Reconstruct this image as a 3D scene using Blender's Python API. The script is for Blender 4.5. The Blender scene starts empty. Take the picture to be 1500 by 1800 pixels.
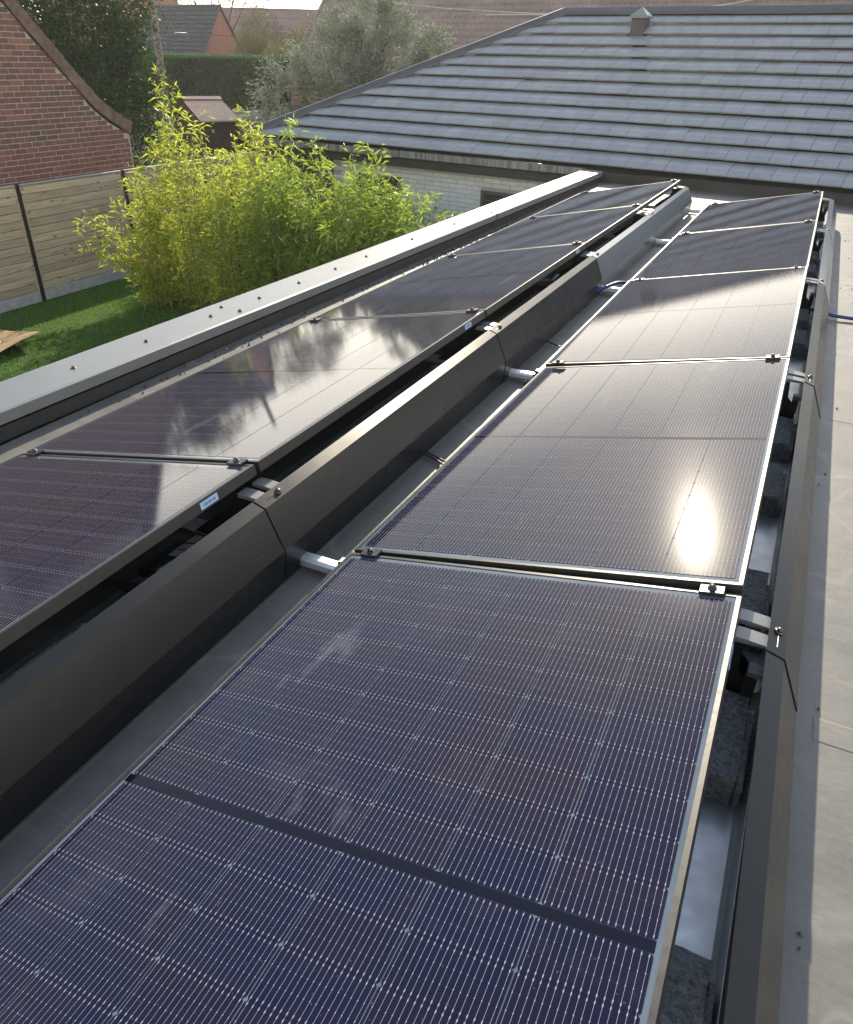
import bpy, math, random
import numpy as np
from mathutils import Vector, Matrix

R = math.radians
rng = np.random.default_rng(11)
random.seed(5)
scn = bpy.context.scene
col = scn.collection

# ------------------------------------------------------------------ camera
cam_d = bpy.data.cameras.new('camera')
cam = bpy.data.objects.new('camera', cam_d)
col.objects.link(cam)
cam_d.sensor_fit = 'HORIZONTAL'
cam_d.sensor_width = 36.0
cam_d.lens = 31.735
cam_d.clip_start = 0.05
cam_d.clip_end = 3000
yaw, pitch, roll = -0.4373, 0.5436, 0.0245
cy, sy, cp, sp = math.cos(yaw), math.sin(yaw), math.cos(pitch), math.sin(pitch)
fwd = Vector((sy * cp, cy * cp, -sp))
rgt = Vector((cy, -sy, 0))
up = rgt.cross(fwd)
r2 = math.cos(roll) * rgt + math.sin(roll) * up
u2 = -math.sin(roll) * rgt + math.cos(roll) * up
M = Matrix.Identity(4)
for i in range(3):
    M[i][0], M[i][1], M[i][2] = r2[i], u2[i], -fwd[i]
M[0][3], M[1][3], M[2][3] = 1.0351, -1.6632, 1.3293
cam.matrix_world = M
scn.camera = cam

# ------------------------------------------------------------------ light
SUN_EL, SUN_AZ = R(25.5), R(-15.0)          # azimuth from +Y towards +X
world = bpy.data.worlds.new('World')
scn.world = world
world.use_nodes = True
wt = world.node_tree
for n in list(wt.nodes):
    wt.nodes.remove(n)
wo = wt.nodes.new('ShaderNodeOutputWorld')
bg = wt.nodes.new('ShaderNodeBackground')
sky = wt.nodes.new('ShaderNodeTexSky')
sky.sky_type = 'NISHITA'
sky.sun_disc = False
sky.sun_elevation = SUN_EL
sky.sun_rotation = SUN_AZ
sky.air_density = 1.2
sky.dust_density = 0.7
sky.ozone_density = 1.0
bg.inputs['Strength'].default_value = 0.15
# soft broken cloud over the whole sky
tc = wt.nodes.new('ShaderNodeTexCoord')
sepv = wt.nodes.new('ShaderNodeSeparateXYZ')
wt.links.new(tc.outputs['Generated'], sepv.inputs[0])
zmax = wt.nodes.new('ShaderNodeMath'); zmax.operation = 'MAXIMUM'; zmax.inputs[1].default_value = 0.0
wt.links.new(sepv.outputs['Z'], zmax.inputs[0])
zadd = wt.nodes.new('ShaderNodeMath'); zadd.operation = 'ADD'; zadd.inputs[1].default_value = 0.22
wt.links.new(zmax.outputs[0], zadd.inputs[0])
vdiv = wt.nodes.new('ShaderNodeVectorMath'); vdiv.operation = 'DIVIDE'
zc = wt.nodes.new('ShaderNodeCombineXYZ')
for k in range(3):
    wt.links.new(zadd.outputs[0], zc.inputs[k])
wt.links.new(tc.outputs['Generated'], vdiv.inputs[0]); wt.links.new(zc.outputs[0], vdiv.inputs[1])
cn = wt.nodes.new('ShaderNodeTexNoise'); cn.inputs['Scale'].default_value = 1.7
cn.inputs['Detail'].default_value = 5; cn.inputs['Roughness'].default_value = 0.55
wt.links.new(vdiv.outputs[0], cn.inputs['Vector'])
cr = wt.nodes.new('ShaderNodeValToRGB')
cr.color_ramp.elements[0].position = 0.44; cr.color_ramp.elements[1].position = 0.72
cr.color_ramp.elements[1].color = (0.75, 0.75, 0.75, 1)
wt.links.new(cn.outputs['Fac'], cr.inputs[0])
cm = wt.nodes.new('ShaderNodeMix'); cm.data_type = 'RGBA'
lay = wt.nodes.new('ShaderNodeValToRGB')          # cloud brightness by height: luminous haze low down, grey layer above
el_ = lay.color_ramp.elements
el_[0].position = 0.0; el_[0].color = (14.0, 13.0, 11.2, 1)
el_[1].position = 1.0; el_[1].color = (4.2, 4.4, 4.8, 1)
for p_, c_ in ((0.19, (15.0, 13.9, 11.9)), (0.30, (4.4, 4.3, 4.1)), (0.45, (4.6, 4.7, 4.8))):
    e_ = el_.new(p_); e_.color = (*c_, 1)
wt.links.new(zmax.outputs[0], lay.inputs[0])
cov = wt.nodes.new('ShaderNodeMapRange')          # cover: full near the horizon, broken overhead
cov.inputs['From Min'].default_value = 0.25; cov.inputs['From Max'].default_value = 0.62
cov.inputs['To Min'].default_value = 0.85; cov.inputs['To Max'].default_value = 0.16
wt.links.new(zmax.outputs[0], cov.inputs[0])
cmx = wt.nodes.new('ShaderNodeMath'); cmx.operation = 'MAXIMUM'
wt.links.new(cov.outputs[0], cmx.inputs[0]); wt.links.new(cr.outputs[0], cmx.inputs[1])
wt.links.new(cmx.outputs[0], cm.inputs['Factor'])
wt.links.new(sky.outputs[0], cm.inputs['A'])
wt.links.new(lay.outputs[0], cm.inputs['B'])
wt.links.new(cm.outputs['Result'], bg.inputs['Color'])
wt.links.new(bg.outputs[0], wo.inputs[0])

sun_d = bpy.data.lights.new('sun', 'SUN')
sun_d.energy = 3.9
sun_d.angle = R(0.5)
sun_d.color = (1.0, 0.88, 0.69)
sun = bpy.data.objects.new('sun', sun_d)
col.objects.link(sun)
sdir = Vector((math.sin(SUN_AZ) * math.cos(SUN_EL), math.cos(SUN_AZ) * math.cos(SUN_EL), math.sin(SUN_EL)))
sun.rotation_euler = (-sdir).to_track_quat('-Z', 'Y').to_euler()
sun.location = sdir * 40

scn.view_settings.view_transform = 'Standard'
scn.view_settings.look = 'None'
scn.view_settings.exposure = 0.93
scn.view_settings.gamma = 1
scn.view_settings.use_curve_mapping = False
scn.render.engine = 'CYCLES'
scn.cycles.max_bounces = 6
scn.cycles.caustics_reflective = False
scn.cycles.caustics_refractive = False


# ------------------------------------------------------------------ material helpers
class NT:
    def __init__(s, name):
        s.m = bpy.data.materials.new(name)
        s.m.use_nodes = True
        s.t = s.m.node_tree
        s.b = s.t.nodes['Principled BSDF']
        s.out = s.t.nodes['Material Output']

    def n(s, typ, **kw):
        nd = s.t.nodes.new(typ)
        for k, v in kw.items():
            setattr(nd, k, v)
        return nd

    def l(s, a, b):
        s.t.links.new(a, b)

    def math(s, op, a, b=None, c=None):
        nd = s.n('ShaderNodeMath', operation=op)
        for i, v in enumerate((a, b, c)):
            if v is None:
                continue
            if isinstance(v, (int, float)):
                nd.inputs[i].default_value = v
            else:
                s.l(v, nd.inputs[i])
        return nd.outputs[0]

    def coord(s, kind='Object', scale=(1, 1, 1)):
        t = s.n('ShaderNodeTexCoord')
        mp = s.n('ShaderNodeMapping')
        mp.inputs['Scale'].default_value = scale
        s.l(t.outputs[kind], mp.inputs[0])
        return mp.outputs[0]

    def pos(s, scale=(1, 1, 1)):
        g = s.n('ShaderNodeNewGeometry')
        mp = s.n('ShaderNodeMapping')
        mp.inputs['Scale'].default_value = scale
        s.l(g.outputs['Position'], mp.inputs[0])
        return mp.outputs[0]

    def noise(s, vec, scale, detail=3, rough=0.55):
        nd = s.n('ShaderNodeTexNoise')
        nd.inputs['Scale'].default_value = scale
        nd.inputs['Detail'].default_value = detail
        nd.inputs['Roughness'].default_value = rough
        s.l(vec, nd.inputs['Vector'])
        return nd.outputs['Fac']

    def ramp(s, fac, *stops):
        nd = s.n('ShaderNodeValToRGB')
        el = nd.color_ramp.elements
        while len(el) < len(stops):
            el.new(0.5)
        for e, (p, c) in zip(el, stops):
            e.position = p
            if isinstance(c, (int, float)):
                c = (c, c, c)
            e.color = (*c, 1)
        s.l(fac, nd.inputs[0])
        return nd.outputs[0]

    def mix(s, fac, a, b, blend='MIX'):
        nd = s.n('ShaderNodeMix', data_type='RGBA', blend_type=blend)
        for key, v in (('Factor', fac), ('A', a), ('B', b)):
            if isinstance(v, (int, float)) and key == 'Factor':
                nd.inputs[key].default_value = v
            elif isinstance(v, tuple):
                nd.inputs[key].default_value = (*v, 1)
            else:
                s.l(v, nd.inputs[key])
        return nd.outputs['Result']

    def set(s, **kw):
        for k, v in kw.items():
            k = {'rough': 'Roughness', 'metal': 'Metallic', 'color': 'Base Color', 'spec': 'Specular IOR Level'}.get(k, k)
            i = s.b.inputs[k]
            if isinstance(v, tuple):
                i.default_value = (*v, 1)
            elif isinstance(v, (int, float)):
                i.default_value = v
            else:
                s.l(v, i)

    def bump(s, h, strength=0.3, dist=0.01):
        nd = s.n('ShaderNodeBump')
        nd.inputs['Strength'].default_value = strength
        nd.inputs['Distance'].default_value = dist
        s.l(h, nd.inputs['Height'])
        s.l(nd.outputs[0], s.b.inputs['Normal'])


def simple(name, c, rough=0.5, metal=0.0, var=0.15, scale=8, bump=0.0, bscale=60, spec=0.5, obj=False, rv=0.06):
    t = NT(name)
    v = t.pos()
    f = t.noise(v, scale, 4)
    d = tuple(x * (1 - var) for x in c)
    u = tuple(min(1, x * (1 + var)) for x in c)
    cc = t.ramp(f, (0.3, d), (0.7, u))
    if obj:
        oi = t.n('ShaderNodeObjectInfo')
        k = t.math('MULTIPLY_ADD', oi.outputs['Random'], obj, 1 - obj / 2)
        hs = t.n('ShaderNodeHueSaturation')
        t.l(k, hs.inputs['Value']); t.l(cc, hs.inputs['Color'])
        cc = hs.outputs[0]
    rr = t.ramp(t.noise(v, scale * 2.3, 3), (0.3, max(0, rough - rv)), (0.7, min(1, rough + rv)))
    t.set(color=cc, rough=rr, metal=metal, spec=spec)
    if bump:
        t.bump(t.noise(v, bscale, 4), bump, 0.004)
    return t.m


MT = {}
# solar cell: dark blue silicon with fine printed wires under glass
t = NT('cell_silicon')
tcn = t.n('ShaderNodeTexCoord')
sx = t.n('ShaderNodeSeparateXYZ'); t.l(tcn.outputs['Object'], sx.inputs[0])
pw = 0.01125
fx = t.math('MULTIPLY', t.math('SUBTRACT', t.math('FRACT', t.math('ADD', t.math('DIVIDE', sx.outputs[0], pw), 0.0)), 0.5), pw)
ax = t.math('ABSOLUTE', fx)
wire = t.math('LESS_THAN', ax, 0.00030)
ay = t.math('ABSOLUTE', sx.outputs[1])
d1 = t.math('ABSOLUTE', t.math('SUBTRACT', ay, 0.0405))
d2 = t.math('ABSOLUTE', t.math('SUBTRACT', ay, 0.0135))
p1 = t.math('MULTIPLY', t.math('LESS_THAN', d1, 0.0022), t.math('LESS_THAN', ax, 0.0010))
p2 = t.math('MULTIPLY', t.math('LESS_THAN', d2, 0.0011), t.math('LESS_THAN', ax, 0.0008))
ln = t.math('MAXIMUM', wire, t.math('MAXIMUM', p1, p2))
pv = t.pos()
tone = t.noise(pv, 1.6, 3)
oi = t.n('ShaderNodeObjectInfo')
tone2 = t.math('ADD', t.math('MULTIPLY', tone, 0.8), t.math('MULTIPLY', oi.outputs['Random'], 0.25))
base = t.ramp(tone2, (0.3, (0.009, 0.006, 0.018)), (0.55, (0.005, 0.006, 0.026)), (0.8, (0.012, 0.008, 0.021)))
dust = t.ramp(t.noise(pv, 3.2, 8, 0.7), (0.57, 0.0), (0.80, 0.035))
spk = t.ramp(t.noise(pv, 140, 1), (0.74, 0.0), (0.80, 0.10))
smv = t.n('ShaderNodeMapping'); smv.inputs['Scale'].default_value = (5.5, 1.6, 1); smv.inputs['Rotation'].default_value = (0, 0, 0.35)
t.l(pv, smv.inputs[0])
sm = t.ramp(t.noise(smv.outputs[0], 1.05, 5, 0.62), (0.62, 0.0), (0.75, 0.14))
dd = t.math('ADD', t.math('ADD', dust, spk), sm)
base = t.mix(dd, base, (0.55, 0.58, 0.62))
cc = t.mix(ln, base, (0.27, 0.27, 0.28))
t.set(color=cc, rough=0.075, spec=0.5)
t.b.inputs['IOR'].default_value = 1.30
t.set(**{'Sheen Weight': 0.035, 'Sheen Roughness': 0.35, 'Coat Weight': 0.022, 'Coat Roughness': 0.17, 'Coat IOR': 1.4})
mt_rough = t.math('ADD', t.ramp(t.noise(pv, 2.1, 4), (0.35, 0.018), (0.7, 0.026)), t.math('MULTIPLY', dd, 0.25))
t.l(mt_rough, t.b.inputs['Roughness'])
t.bump(t.noise(pv, 420, 2), 0.021, 0.001)
MT['cell'] = t.m
# glass-covered backsheet, seen in the gaps between cells
t = NT('backsheet_glass')
pv = t.pos()
t.set(color=t.ramp(t.noise(pv, 5, 3), (0.3, (0.085, 0.11, 0.14)), (0.7, (0.135, 0.165, 0.20))), rough=0.03)
t.b.inputs['IOR'].default_value = 1.30
t.bump(t.noise(pv, 420, 2), 0.021, 0.001)
MT['sheet'] = t.m
t = NT('centre_strip_black')
t.set(color=(0.004, 0.004, 0.011), rough=0.025)
t.b.inputs['IOR'].default_value = 1.30
t.bump(t.noise(t.pos(), 420, 2), 0.021, 0.001)
MT['strip'] = t.m
MT['frame'] = simple('black_anodised_frame', (0.055, 0.054, 0.052), 0.42, 0.6, 0.1, 30)
MT['clamp'] = simple('clamp_black', (0.035, 0.037, 0.04), 0.35, 0.5, 0.1, 40)
MT['steel_bolt'] = simple('bolt_steel', (0.10, 0.10, 0.10), 0.35, 1.0, 0.1, 60)
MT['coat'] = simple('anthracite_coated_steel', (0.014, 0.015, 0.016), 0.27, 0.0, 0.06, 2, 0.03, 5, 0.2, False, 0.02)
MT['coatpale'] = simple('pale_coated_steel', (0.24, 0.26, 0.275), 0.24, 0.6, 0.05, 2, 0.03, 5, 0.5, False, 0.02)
MT['coping'] = simple('coping_coated_aluminium', (0.19, 0.195, 0.195), 0.36, 0.1, 0.05, 5, 0, 250, 0.5, False, 0.02)
MT['casing'] = simple('parapet_black_membrane', (0.022, 0.021, 0.020), 0.55, 0, 0.25, 6, 0.1, 40)
MT['galv'] = simple('galvanised_steel', (0.84, 0.87, 0.88), 0.45, 0.9, 0.12, 12, 0.02, 90)
MT['plastic'] = simple('black_plastic', (0.014, 0.014, 0.015), 0.45, 0, 0.1, 30)
MT['rubber'] = simple('rubber_mat', (0.02, 0.02, 0.02), 0.8, 0, 0.2, 40)
MT['white_label'] = simple('label_white', (0.32, 0.45, 0.68), 0.4, 0, 0.05, 30)
MT['label_grey'] = simple('label_grey', (0.30, 0.30, 0.31), 0.4, 0, 0.05, 30)
MT['label_red'] = simple('label_red_stripe', (0.30, 0.03, 0.05), 0.4, 0, 0.05, 30)
MT['print'] = simple('label_print', (0.05, 0.07, 0.12), 0.5, 0, 0.05, 30)
MT['hose'] = simple('blue_hose', (0.012, 0.03, 0.15), 0.4, 0, 0.1, 20)
MT['cable'] = simple('black_cable', (0.02, 0.02, 0.02), 0.4, 0, 0.1, 20)
MT['cable_grey'] = simple('grey_cable', (0.25, 0.24, 0.23), 0.5, 0, 0.1, 20)
MT['wirelight'] = simple('weathered_overhead_wire', (0.42, 0.37, 0.30), 0.5, 0, 0.1, 20)

# roof membrane
t = NT('roof_membrane')
pv = t.pos()
a = t.noise(pv, 1.3, 6, 0.65); b = t.noise(t.pos((1.6, 3.2, 1)), 2.4, 6, 0.65); c = t.noise(pv, 55, 3)
f = t.math('ADD', t.math('MULTIPLY', a, 0.5), t.math('ADD', t.math('MULTIPLY', b, 0.35), t.math('MULTIPLY', c, 0.15)))
cc = t.ramp(f, (0.30, (0.075, 0.074, 0.070)), (0.5, (0.125, 0.120, 0.108)), (0.70, (0.195, 0.180, 0.155)))
st = t.ramp(t.noise(t.pos((1, 2.5, 1)), 3.1, 7, 0.7), (0.58, 0.0), (0.72, 0.6))
cc = t.mix(st, cc, (0.06, 0.06, 0.06))
rg = t.ramp(t.noise(t.pos((1, 0.8, 1)), 1.7, 3, 0.5), (0.545, 0.0), (0.56, 0.45), (0.575, 0.0))
cc = t.mix(rg, cc, (0.24, 0.225, 0.195))
t.set(color=cc, rough=t.ramp(b, (0.3, 0.46), (0.7, 0.60)), spec=0.65)
h = t.math('ADD', t.math('MULTIPLY', t.noise(t.pos((1.5, 4, 1)), 3, 4), 0.8), t.math('MULTIPLY', c, 0.12))
t.bump(h, 0.35, 0.01)
MT['membrane'] = t.m
# concrete ballast
t = NT('split_concrete')
pv = t.pos()
f = t.noise(pv, 85, 6, 0.75)
vo = t.n('ShaderNodeTexVoronoi'); vo.inputs['Scale'].default_value = 95; t.l(pv, vo.inputs['Vector'])
cc = t.ramp(f, (0.34, (0.22, 0.223, 0.227)), (0.5, (0.44, 0.445, 0.45)), (0.66, (0.65, 0.655, 0.65)))
cc = t.mix(t.ramp(vo.outputs['Distance'], (0.10, 0.7), (0.24, 0.0)), cc, (0.07, 0.07, 0.075))
cc = t.mix(t.ramp(t.noise(pv, 24, 2), (0.74, 0.0), (0.80, 0.5)), cc, (0.28, 0.17, 0.09))
t.set(color=cc, rough=0.9)
t.bump(t.math('ADD', f, t.math('MULTIPLY', vo.outputs['Distance'], 0.8)), 1.0, 0.012)
MT['concrete'] = t.m
t = NT('plain_concrete')
pv = t.pos()
t.set(color=t.ramp(t.noise(pv, 9, 5), (0.3, (0.30, 0.31, 0.32)), (0.7, (0.44, 0.45, 0.45))), rough=0.85)
t.bump(t.noise(pv, 120, 3), 0.2, 0.004)
MT['plank_concrete'] = t.m

# roof tiles of the near house
t = NT('flat_roof_tile_slate_grey')
pv = t.pos(); oi = t.n('ShaderNodeObjectInfo')
f = t.math('ADD', t.math('MULTIPLY', t.noise(pv, 3, 6, 0.65), 0.75), t.math('MULTIPLY', oi.outputs['Random'], 0.25))
cc = t.ramp(f, (0.3, (0.19, 0.203, 0.212)), (0.7, (0.255, 0.270, 0.279)))
cc = t.mix(t.ramp(t.noise(t.pos((3, 1, 1)), 5, 6, 0.7), (0.60, 0.0), (0.78, 0.3)), cc, (0.14, 0.14, 0.14))
t.set(color=cc, rough=t.ramp(t.noise(pv, 7, 3), (0.3, 0.45), (0.7, 0.55)), spec=0.5)
t.bump(t.noise(pv, 120, 3), 0.08, 0.004)
MT['tile'] = t.m
MT['hip'] = simple('dark_hip_capping', (0.055, 0.055, 0.060), 0.45, 0, 0.15, 4, 0.05, 60)
t = NT('zinc_gutter')
cc = t.ramp(t.noise(t.pos((14, 14, 0.5)), 1.6, 5, 0.7), (0.40, (0.10, 0.105, 0.11)), (0.62, (0.26, 0.27, 0.275)))
t.set(color=cc, rough=0.5, metal=0.3)
MT['zinc'] = t.m
MT['soffit'] = simple('dark_soffit', (0.035, 0.034, 0.034), 0.6, 0, 0.15, 4)
MT['whitebrick'] = simple('white_facing_brick', (0.72, 0.745, 0.77), 0.75, 0, 0.08, 9, 0.25, 70, 0.5, 0.16)
MT['whitemortar'] = simple('pale_mortar', (0.40, 0.41, 0.42), 0.9, 0, 0.1, 20, 0.2, 90)
MT['shutter'] = simple('brown_grey_shutter', (0.045, 0.042, 0.040), 0.5, 0, 0.1, 10)
MT['pvc'] = simple('window_frame_grey', (0.10, 0.105, 0.11), 0.4, 0, 0.08, 10)
MT['darkwall'] = simple('dark_cladding', (0.075, 0.07, 0.066), 0.6, 0, 0.15, 3, 0.1, 30)
MT['terracotta'] = simple('dark_vent_shaft', (0.075, 0.066, 0.063), 0.6, 0, 0.2, 20, 0.1, 60)
MT['ventcap'] = simple('vent_cap_grey', (0.17, 0.185, 0.20), 0.4, 0, 0.1, 20)

# red brick
t = NT('red_brick')
pv = t.pos(); oi = t.n('ShaderNodeObjectInfo')
cc = t.ramp(oi.outputs['Random'], (0.0, (0.13, 0.075, 0.063)), (0.25, (0.19, 0.095, 0.075)), (0.5, (0.155, 0.080, 0.068)),
            (0.72, (0.20, 0.098, 0.078)), (0.9, (0.29, 0.13, 0.09)), (0.97, (0.10, 0.082, 0.078)))
zz = t.n('ShaderNodeSeparateXYZ'); t.l(pv, zz.inputs[0])
lo = t.n('ShaderNodeMapRange'); lo.inputs['From Min'].default_value = -0.25; lo.inputs['From Max'].default_value = 0.15
lo.inputs['To Min'].default_value = 0.55; lo.inputs['To Max'].default_value = 0.0; t.l(zz.outputs[2], lo.inputs[0])
cc = t.mix(lo.outputs[0], cc, (0.235, 0.095, 0.068))
cc = t.mix(t.ramp(t.noise(pv, 26, 5, 0.7), (0.35, 0.0), (0.75, 0.55)), cc, (0.11, 0.075, 0.065))
cc = t.mix(t.ramp(t.noise(pv, 60, 3, 0.7), (0.62, 0.0), (0.8, 0.4)), cc, (0.40, 0.34, 0.30))
t.set(color=cc, rough=0.88, spec=0.3)
t.bump(t.noise(pv, 75, 4), 0.5, 0.006)
MT['brick'] = t.m
MT['mortar'] = simple('lime_mortar', (0.40, 0.37, 0.335), 0.95, 0, 0.15, 12, 0.5, 70)
MT['verge'] = simple('weathered_verge_tile', (0.155, 0.105, 0.078), 0.85, 0, 0.3, 9, 0.3, 50, 0.4, 0.3)
MT['clayroof'] = simple('old_clay_pantile', (0.20, 0.115, 0.085), 0.8, 0, 0.25, 2.5, 0.3, 30)

# fence boards
t = NT('weathered_pine_board')
oi = t.n('ShaderNodeObjectInfo')
t2 = t.n('ShaderNodeTexCoord')
ofs = t.n('ShaderNodeVectorMath', operation='ADD')
cmb = t.n('ShaderNodeCombineXYZ')
t.l(t.math('MULTIPLY', oi.outputs['Random'], 37.0), cmb.inputs[1])
t.l(t2.outputs['Object'], ofs.inputs[0]); t.l(cmb.outputs[0], ofs.inputs[1])
mpv = t.n('ShaderNodeMapping'); mpv.inputs['Scale'].default_value = (1, 1.2, 26); t.l(ofs.outputs[0], mpv.inputs[0])
gr = t.noise(mpv.outputs[0], 1.6, 6, 0.65)
cc = t.ramp(gr, (0.3, (0.33, 0.245, 0.155)), (0.5, (0.46, 0.36, 0.245)), (0.7, (0.56, 0.46, 0.335)))
k = t.math('MULTIPLY_ADD', oi.outputs['Random'], 0.34, 0.80)
hs = t.n('ShaderNodeHueSaturation'); t.l(k, hs.inputs['Value']); t.l(cc, hs.inputs['Color'])
hs.inputs['Saturation'].default_value = 0.95
mk = t.n('ShaderNodeMapping'); mk.inputs['Scale'].default_value = (1, 3.4, 9.0); t.l(ofs.outputs[0], mk.inputs[0])
vk = t.n('ShaderNodeTexVoronoi'); vk.inputs['Scale'].default_value = 1.0; t.l(mk.outputs[0], vk.inputs['Vector'])
kn = t.ramp(vk.outputs['Distance'], (0.07, 0.9), (0.15, 0.0))
cc = t.mix(kn, hs.outputs[0], (0.10, 0.060, 0.035))
t.set(color=cc, rough=0.8, spec=0.3)
t.bump(gr, 0.25, 0.004)
MT['board'] = t.m
MT['alu'] = simple('aluminium_cap', (0.55, 0.57, 0.58), 0.35, 0.8, 0.08, 9)
MT['post'] = simple('black_fence_post', (0.012, 0.012, 0.012), 0.5, 0, 0.1, 9)
MT['shed'] = simple('dark_brown_shed_board', (0.050, 0.034, 0.028), 0.75, 0, 0.25, 6, 0.2, 40)
MT['shedroof'] = simple('faded_red_brown_roof_sheet', (0.27, 0.185, 0.155), 0.6, 0, 0.18, 6, 0.1, 40)
MT['greywood'] = simple('grey_trim', (0.36, 0.36, 0.36), 0.7, 0, 0.15, 6)
MT['rubble'] = simple('pale_rubble', (0.36, 0.33, 0.29), 0.9, 0, 0.45, 6, 0.4, 30, 0.4, 0.7)
MT['peb'] = simple('dark_grit', (0.09, 0.085, 0.08), 0.85, 0, 0.5, 60)
MT['render_orange'] = simple('orange_brick_far_wall', (0.25, 0.11, 0.08), 0.9, 0, 0.10, 5, 0.2, 20)
MT['darkrooftile'] = simple('dark_far_roof_tile', (0.055, 0.055, 0.058), 0.6, 0, 0.2, 2, 0.1, 20)
MT['brownroof'] = simple('brown_far_roof_tile', (0.20, 0.155, 0.145), 0.75, 0, 0.22, 0.7, 0.2, 20)
MT['purpleroof'] = simple('far_red_roof', (0.17, 0.10, 0.095), 0.8, 0, 0.15, 0.5)
MT['polewood'] = simple('grey_pole_wood', (0.20, 0.17, 0.145), 0.8, 0, 0.2, 6, 0.2, 30)
MT['bark'] = simple('bark', (0.10, 0.075, 0.055), 0.9, 0, 0.3, 12, 0.5, 40)
MT['soil'] = simple('soil_and_meadow', (0.07, 0.085, 0.035), 0.95, 0, 0.4, 0.6, 0.2, 12)
MT['turfbase'] = simple('turf_backing', (0.030, 0.062, 0.012), 0.95, 0, 0.3, 5)
MT['plaster'] = simple('grey_plaster', (0.35, 0.34, 0.32), 0.85, 0, 0.12, 2)
# cardboard
t = NT('torn_cardboard')
pv = t.pos()
cc = t.ramp(t.noise(pv, 4, 5), (0.3, (0.33, 0.21, 0.115)), (0.7, (0.44, 0.30, 0.175)))
cc = t.mix(t.ramp(t.noise(pv, 34, 3, 0.7), (0.66, 0.0), (0.72, 0.8)), cc, (0.06, 0.045, 0.035))
t.set(color=cc, rough=0.85)
MT['card'] = t.m
t = NT('torn_paper_print')
cc = t.ramp(t.noise(t.pos((1, 1.6, 1)), 15, 3, 0.6), (0.44, (0.02, 0.02, 0.025)), (0.50, (0.6, 0.6, 0.6)))
t.set(color=cc, rough=0.7)
MT['paper'] = t.m


def leafmat(name, cols, trans=0.35, rough=0.4, spec=0.5, tcol=None):
    t = NT(name)
    g = t.n('ShaderNodeNewGeometry')
    n = len(cols)
    cc = t.ramp(g.outputs['Random Per Island'], *[(i / (n - 1), c) for i, c in enumerate(cols)])
    t.set(color=cc, rough=rough, spec=spec)
    tr = t.n('ShaderNodeBsdfTranslucent')
    if tcol:
        t.l(t.mix(0.6, cc, tcol), tr.inputs['Color'])
    else:
        t.l(cc, tr.inputs['Color'])
    ms = t.n('ShaderNodeMixShader')
    ms.inputs[0].default_value = trans
    t.l(t.b.outputs[0], ms.inputs[1]); t.l(tr.outputs[0], ms.inputs[2])
    t.l(ms.outputs[0], t.out.inputs['Surface'])
    return t.m


MT['bamboo'] = leafmat('bamboo_leaf_yellow_green', [(0.14, 0.24, 0.03), (0.26, 0.39, 0.05), (0.34, 0.44, 0.06), (0.18, 0.29, 0.04), (0.42, 0.47, 0.07), (0.11, 0.19, 0.03), (0.46, 0.42, 0.10), (0.34, 0.26, 0.12)], 0.55, 0.38, 0.45, (0.80, 0.86, 0.10))
MT['bamboo_green'] = leafmat('bamboo_leaf_green', [(0.10, 0.19, 0.04), (0.17, 0.29, 0.05), (0.24, 0.37, 0.06), (0.12, 0.22, 0.04), (0.32, 0.41, 0.07), (0.08, 0.15, 0.03), (0.38, 0.37, 0.10)], 0.50, 0.38, 0.5, (0.60, 0.76, 0.10))
MT['culm'] = simple('bamboo_culm', (0.19, 0.185, 0.06), 0.5, 0, 0.3, 10)
MT['laurel'] = leafmat('laurel_leaf', [(0.028, 0.058, 0.022), (0.042, 0.085, 0.03), (0.034, 0.07, 0.025), (0.075, 0.12, 0.025)], 0.3, 0.5, 0.22)
MT['olive'] = leafmat('olive_leaf', [(0.14, 0.17, 0.12), (0.22, 0.255, 0.19), (0.34, 0.37, 0.29), (0.13, 0.16, 0.09)], 0.36, 0.6, 0.25)
MT['willow'] = leafmat('willow_leaf', [(0.09, 0.085, 0.035), (0.13, 0.12, 0.05), (0.08, 0.09, 0.035), (0.19, 0.16, 0.05)], 0.35, 0.5)
MT['conifer'] = leafmat('conifer_leaf', [(0.022, 0.035, 0.018), (0.035, 0.05, 0.022), (0.05, 0.065, 0.028)], 0.15, 0.6)
MT['yellowbush'] = leafmat('yellow_bush_leaf', [(0.12, 0.11, 0.035), (0.18, 0.16, 0.05), (0.09, 0.10, 0.03)], 0.35, 0.5)
MT['hedge'] = leafmat('hedge_leaf', [(0.05, 0.10, 0.045), (0.07, 0.14, 0.055), (0.09, 0.17, 0.06)], 0.35, 0.55)
MT['hedgecore'] = simple('hedge_inside', (0.012, 0.022, 0.008), 0.95, 0, 0.3, 3)
MT['turf'] = leafmat('turf_blade', [(0.10, 0.25, 0.025), (0.13, 0.31, 0.03), (0.18, 0.37, 0.045), (0.11, 0.27, 0.027), (0.25, 0.36, 0.08)], 0.5, 0.45, 0.4)


# ------------------------------------------------------------------ mesh helpers
def tag(o, label=None, cat=None, group=None, kind=None):
    if label: o['label'] = label
    if cat: o['category'] = cat
    if group: o['group'] = group
    if kind: o['kind'] = kind
    return o


def empty(name, loc=(0, 0, 0), rot=(0, 0, 0), label=None, cat=None, group=None):
    o = bpy.data.objects.new(name, None)
    o.empty_display_size = 0.1
    col.objects.link(o)
    o.location = loc
    o.rotation_euler = rot
    return tag(o, label, cat, group)


def link(name, mesh, parent=None, loc=None, rot=None, label=None):
    o = bpy.data.objects.new(name, mesh)
    col.objects.link(o)
    if parent: o.parent = parent
    if loc is not None: o.location = loc
    if rot is not None: o.rotation_euler = rot
    if label: o['label'] = label
    return o


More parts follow.
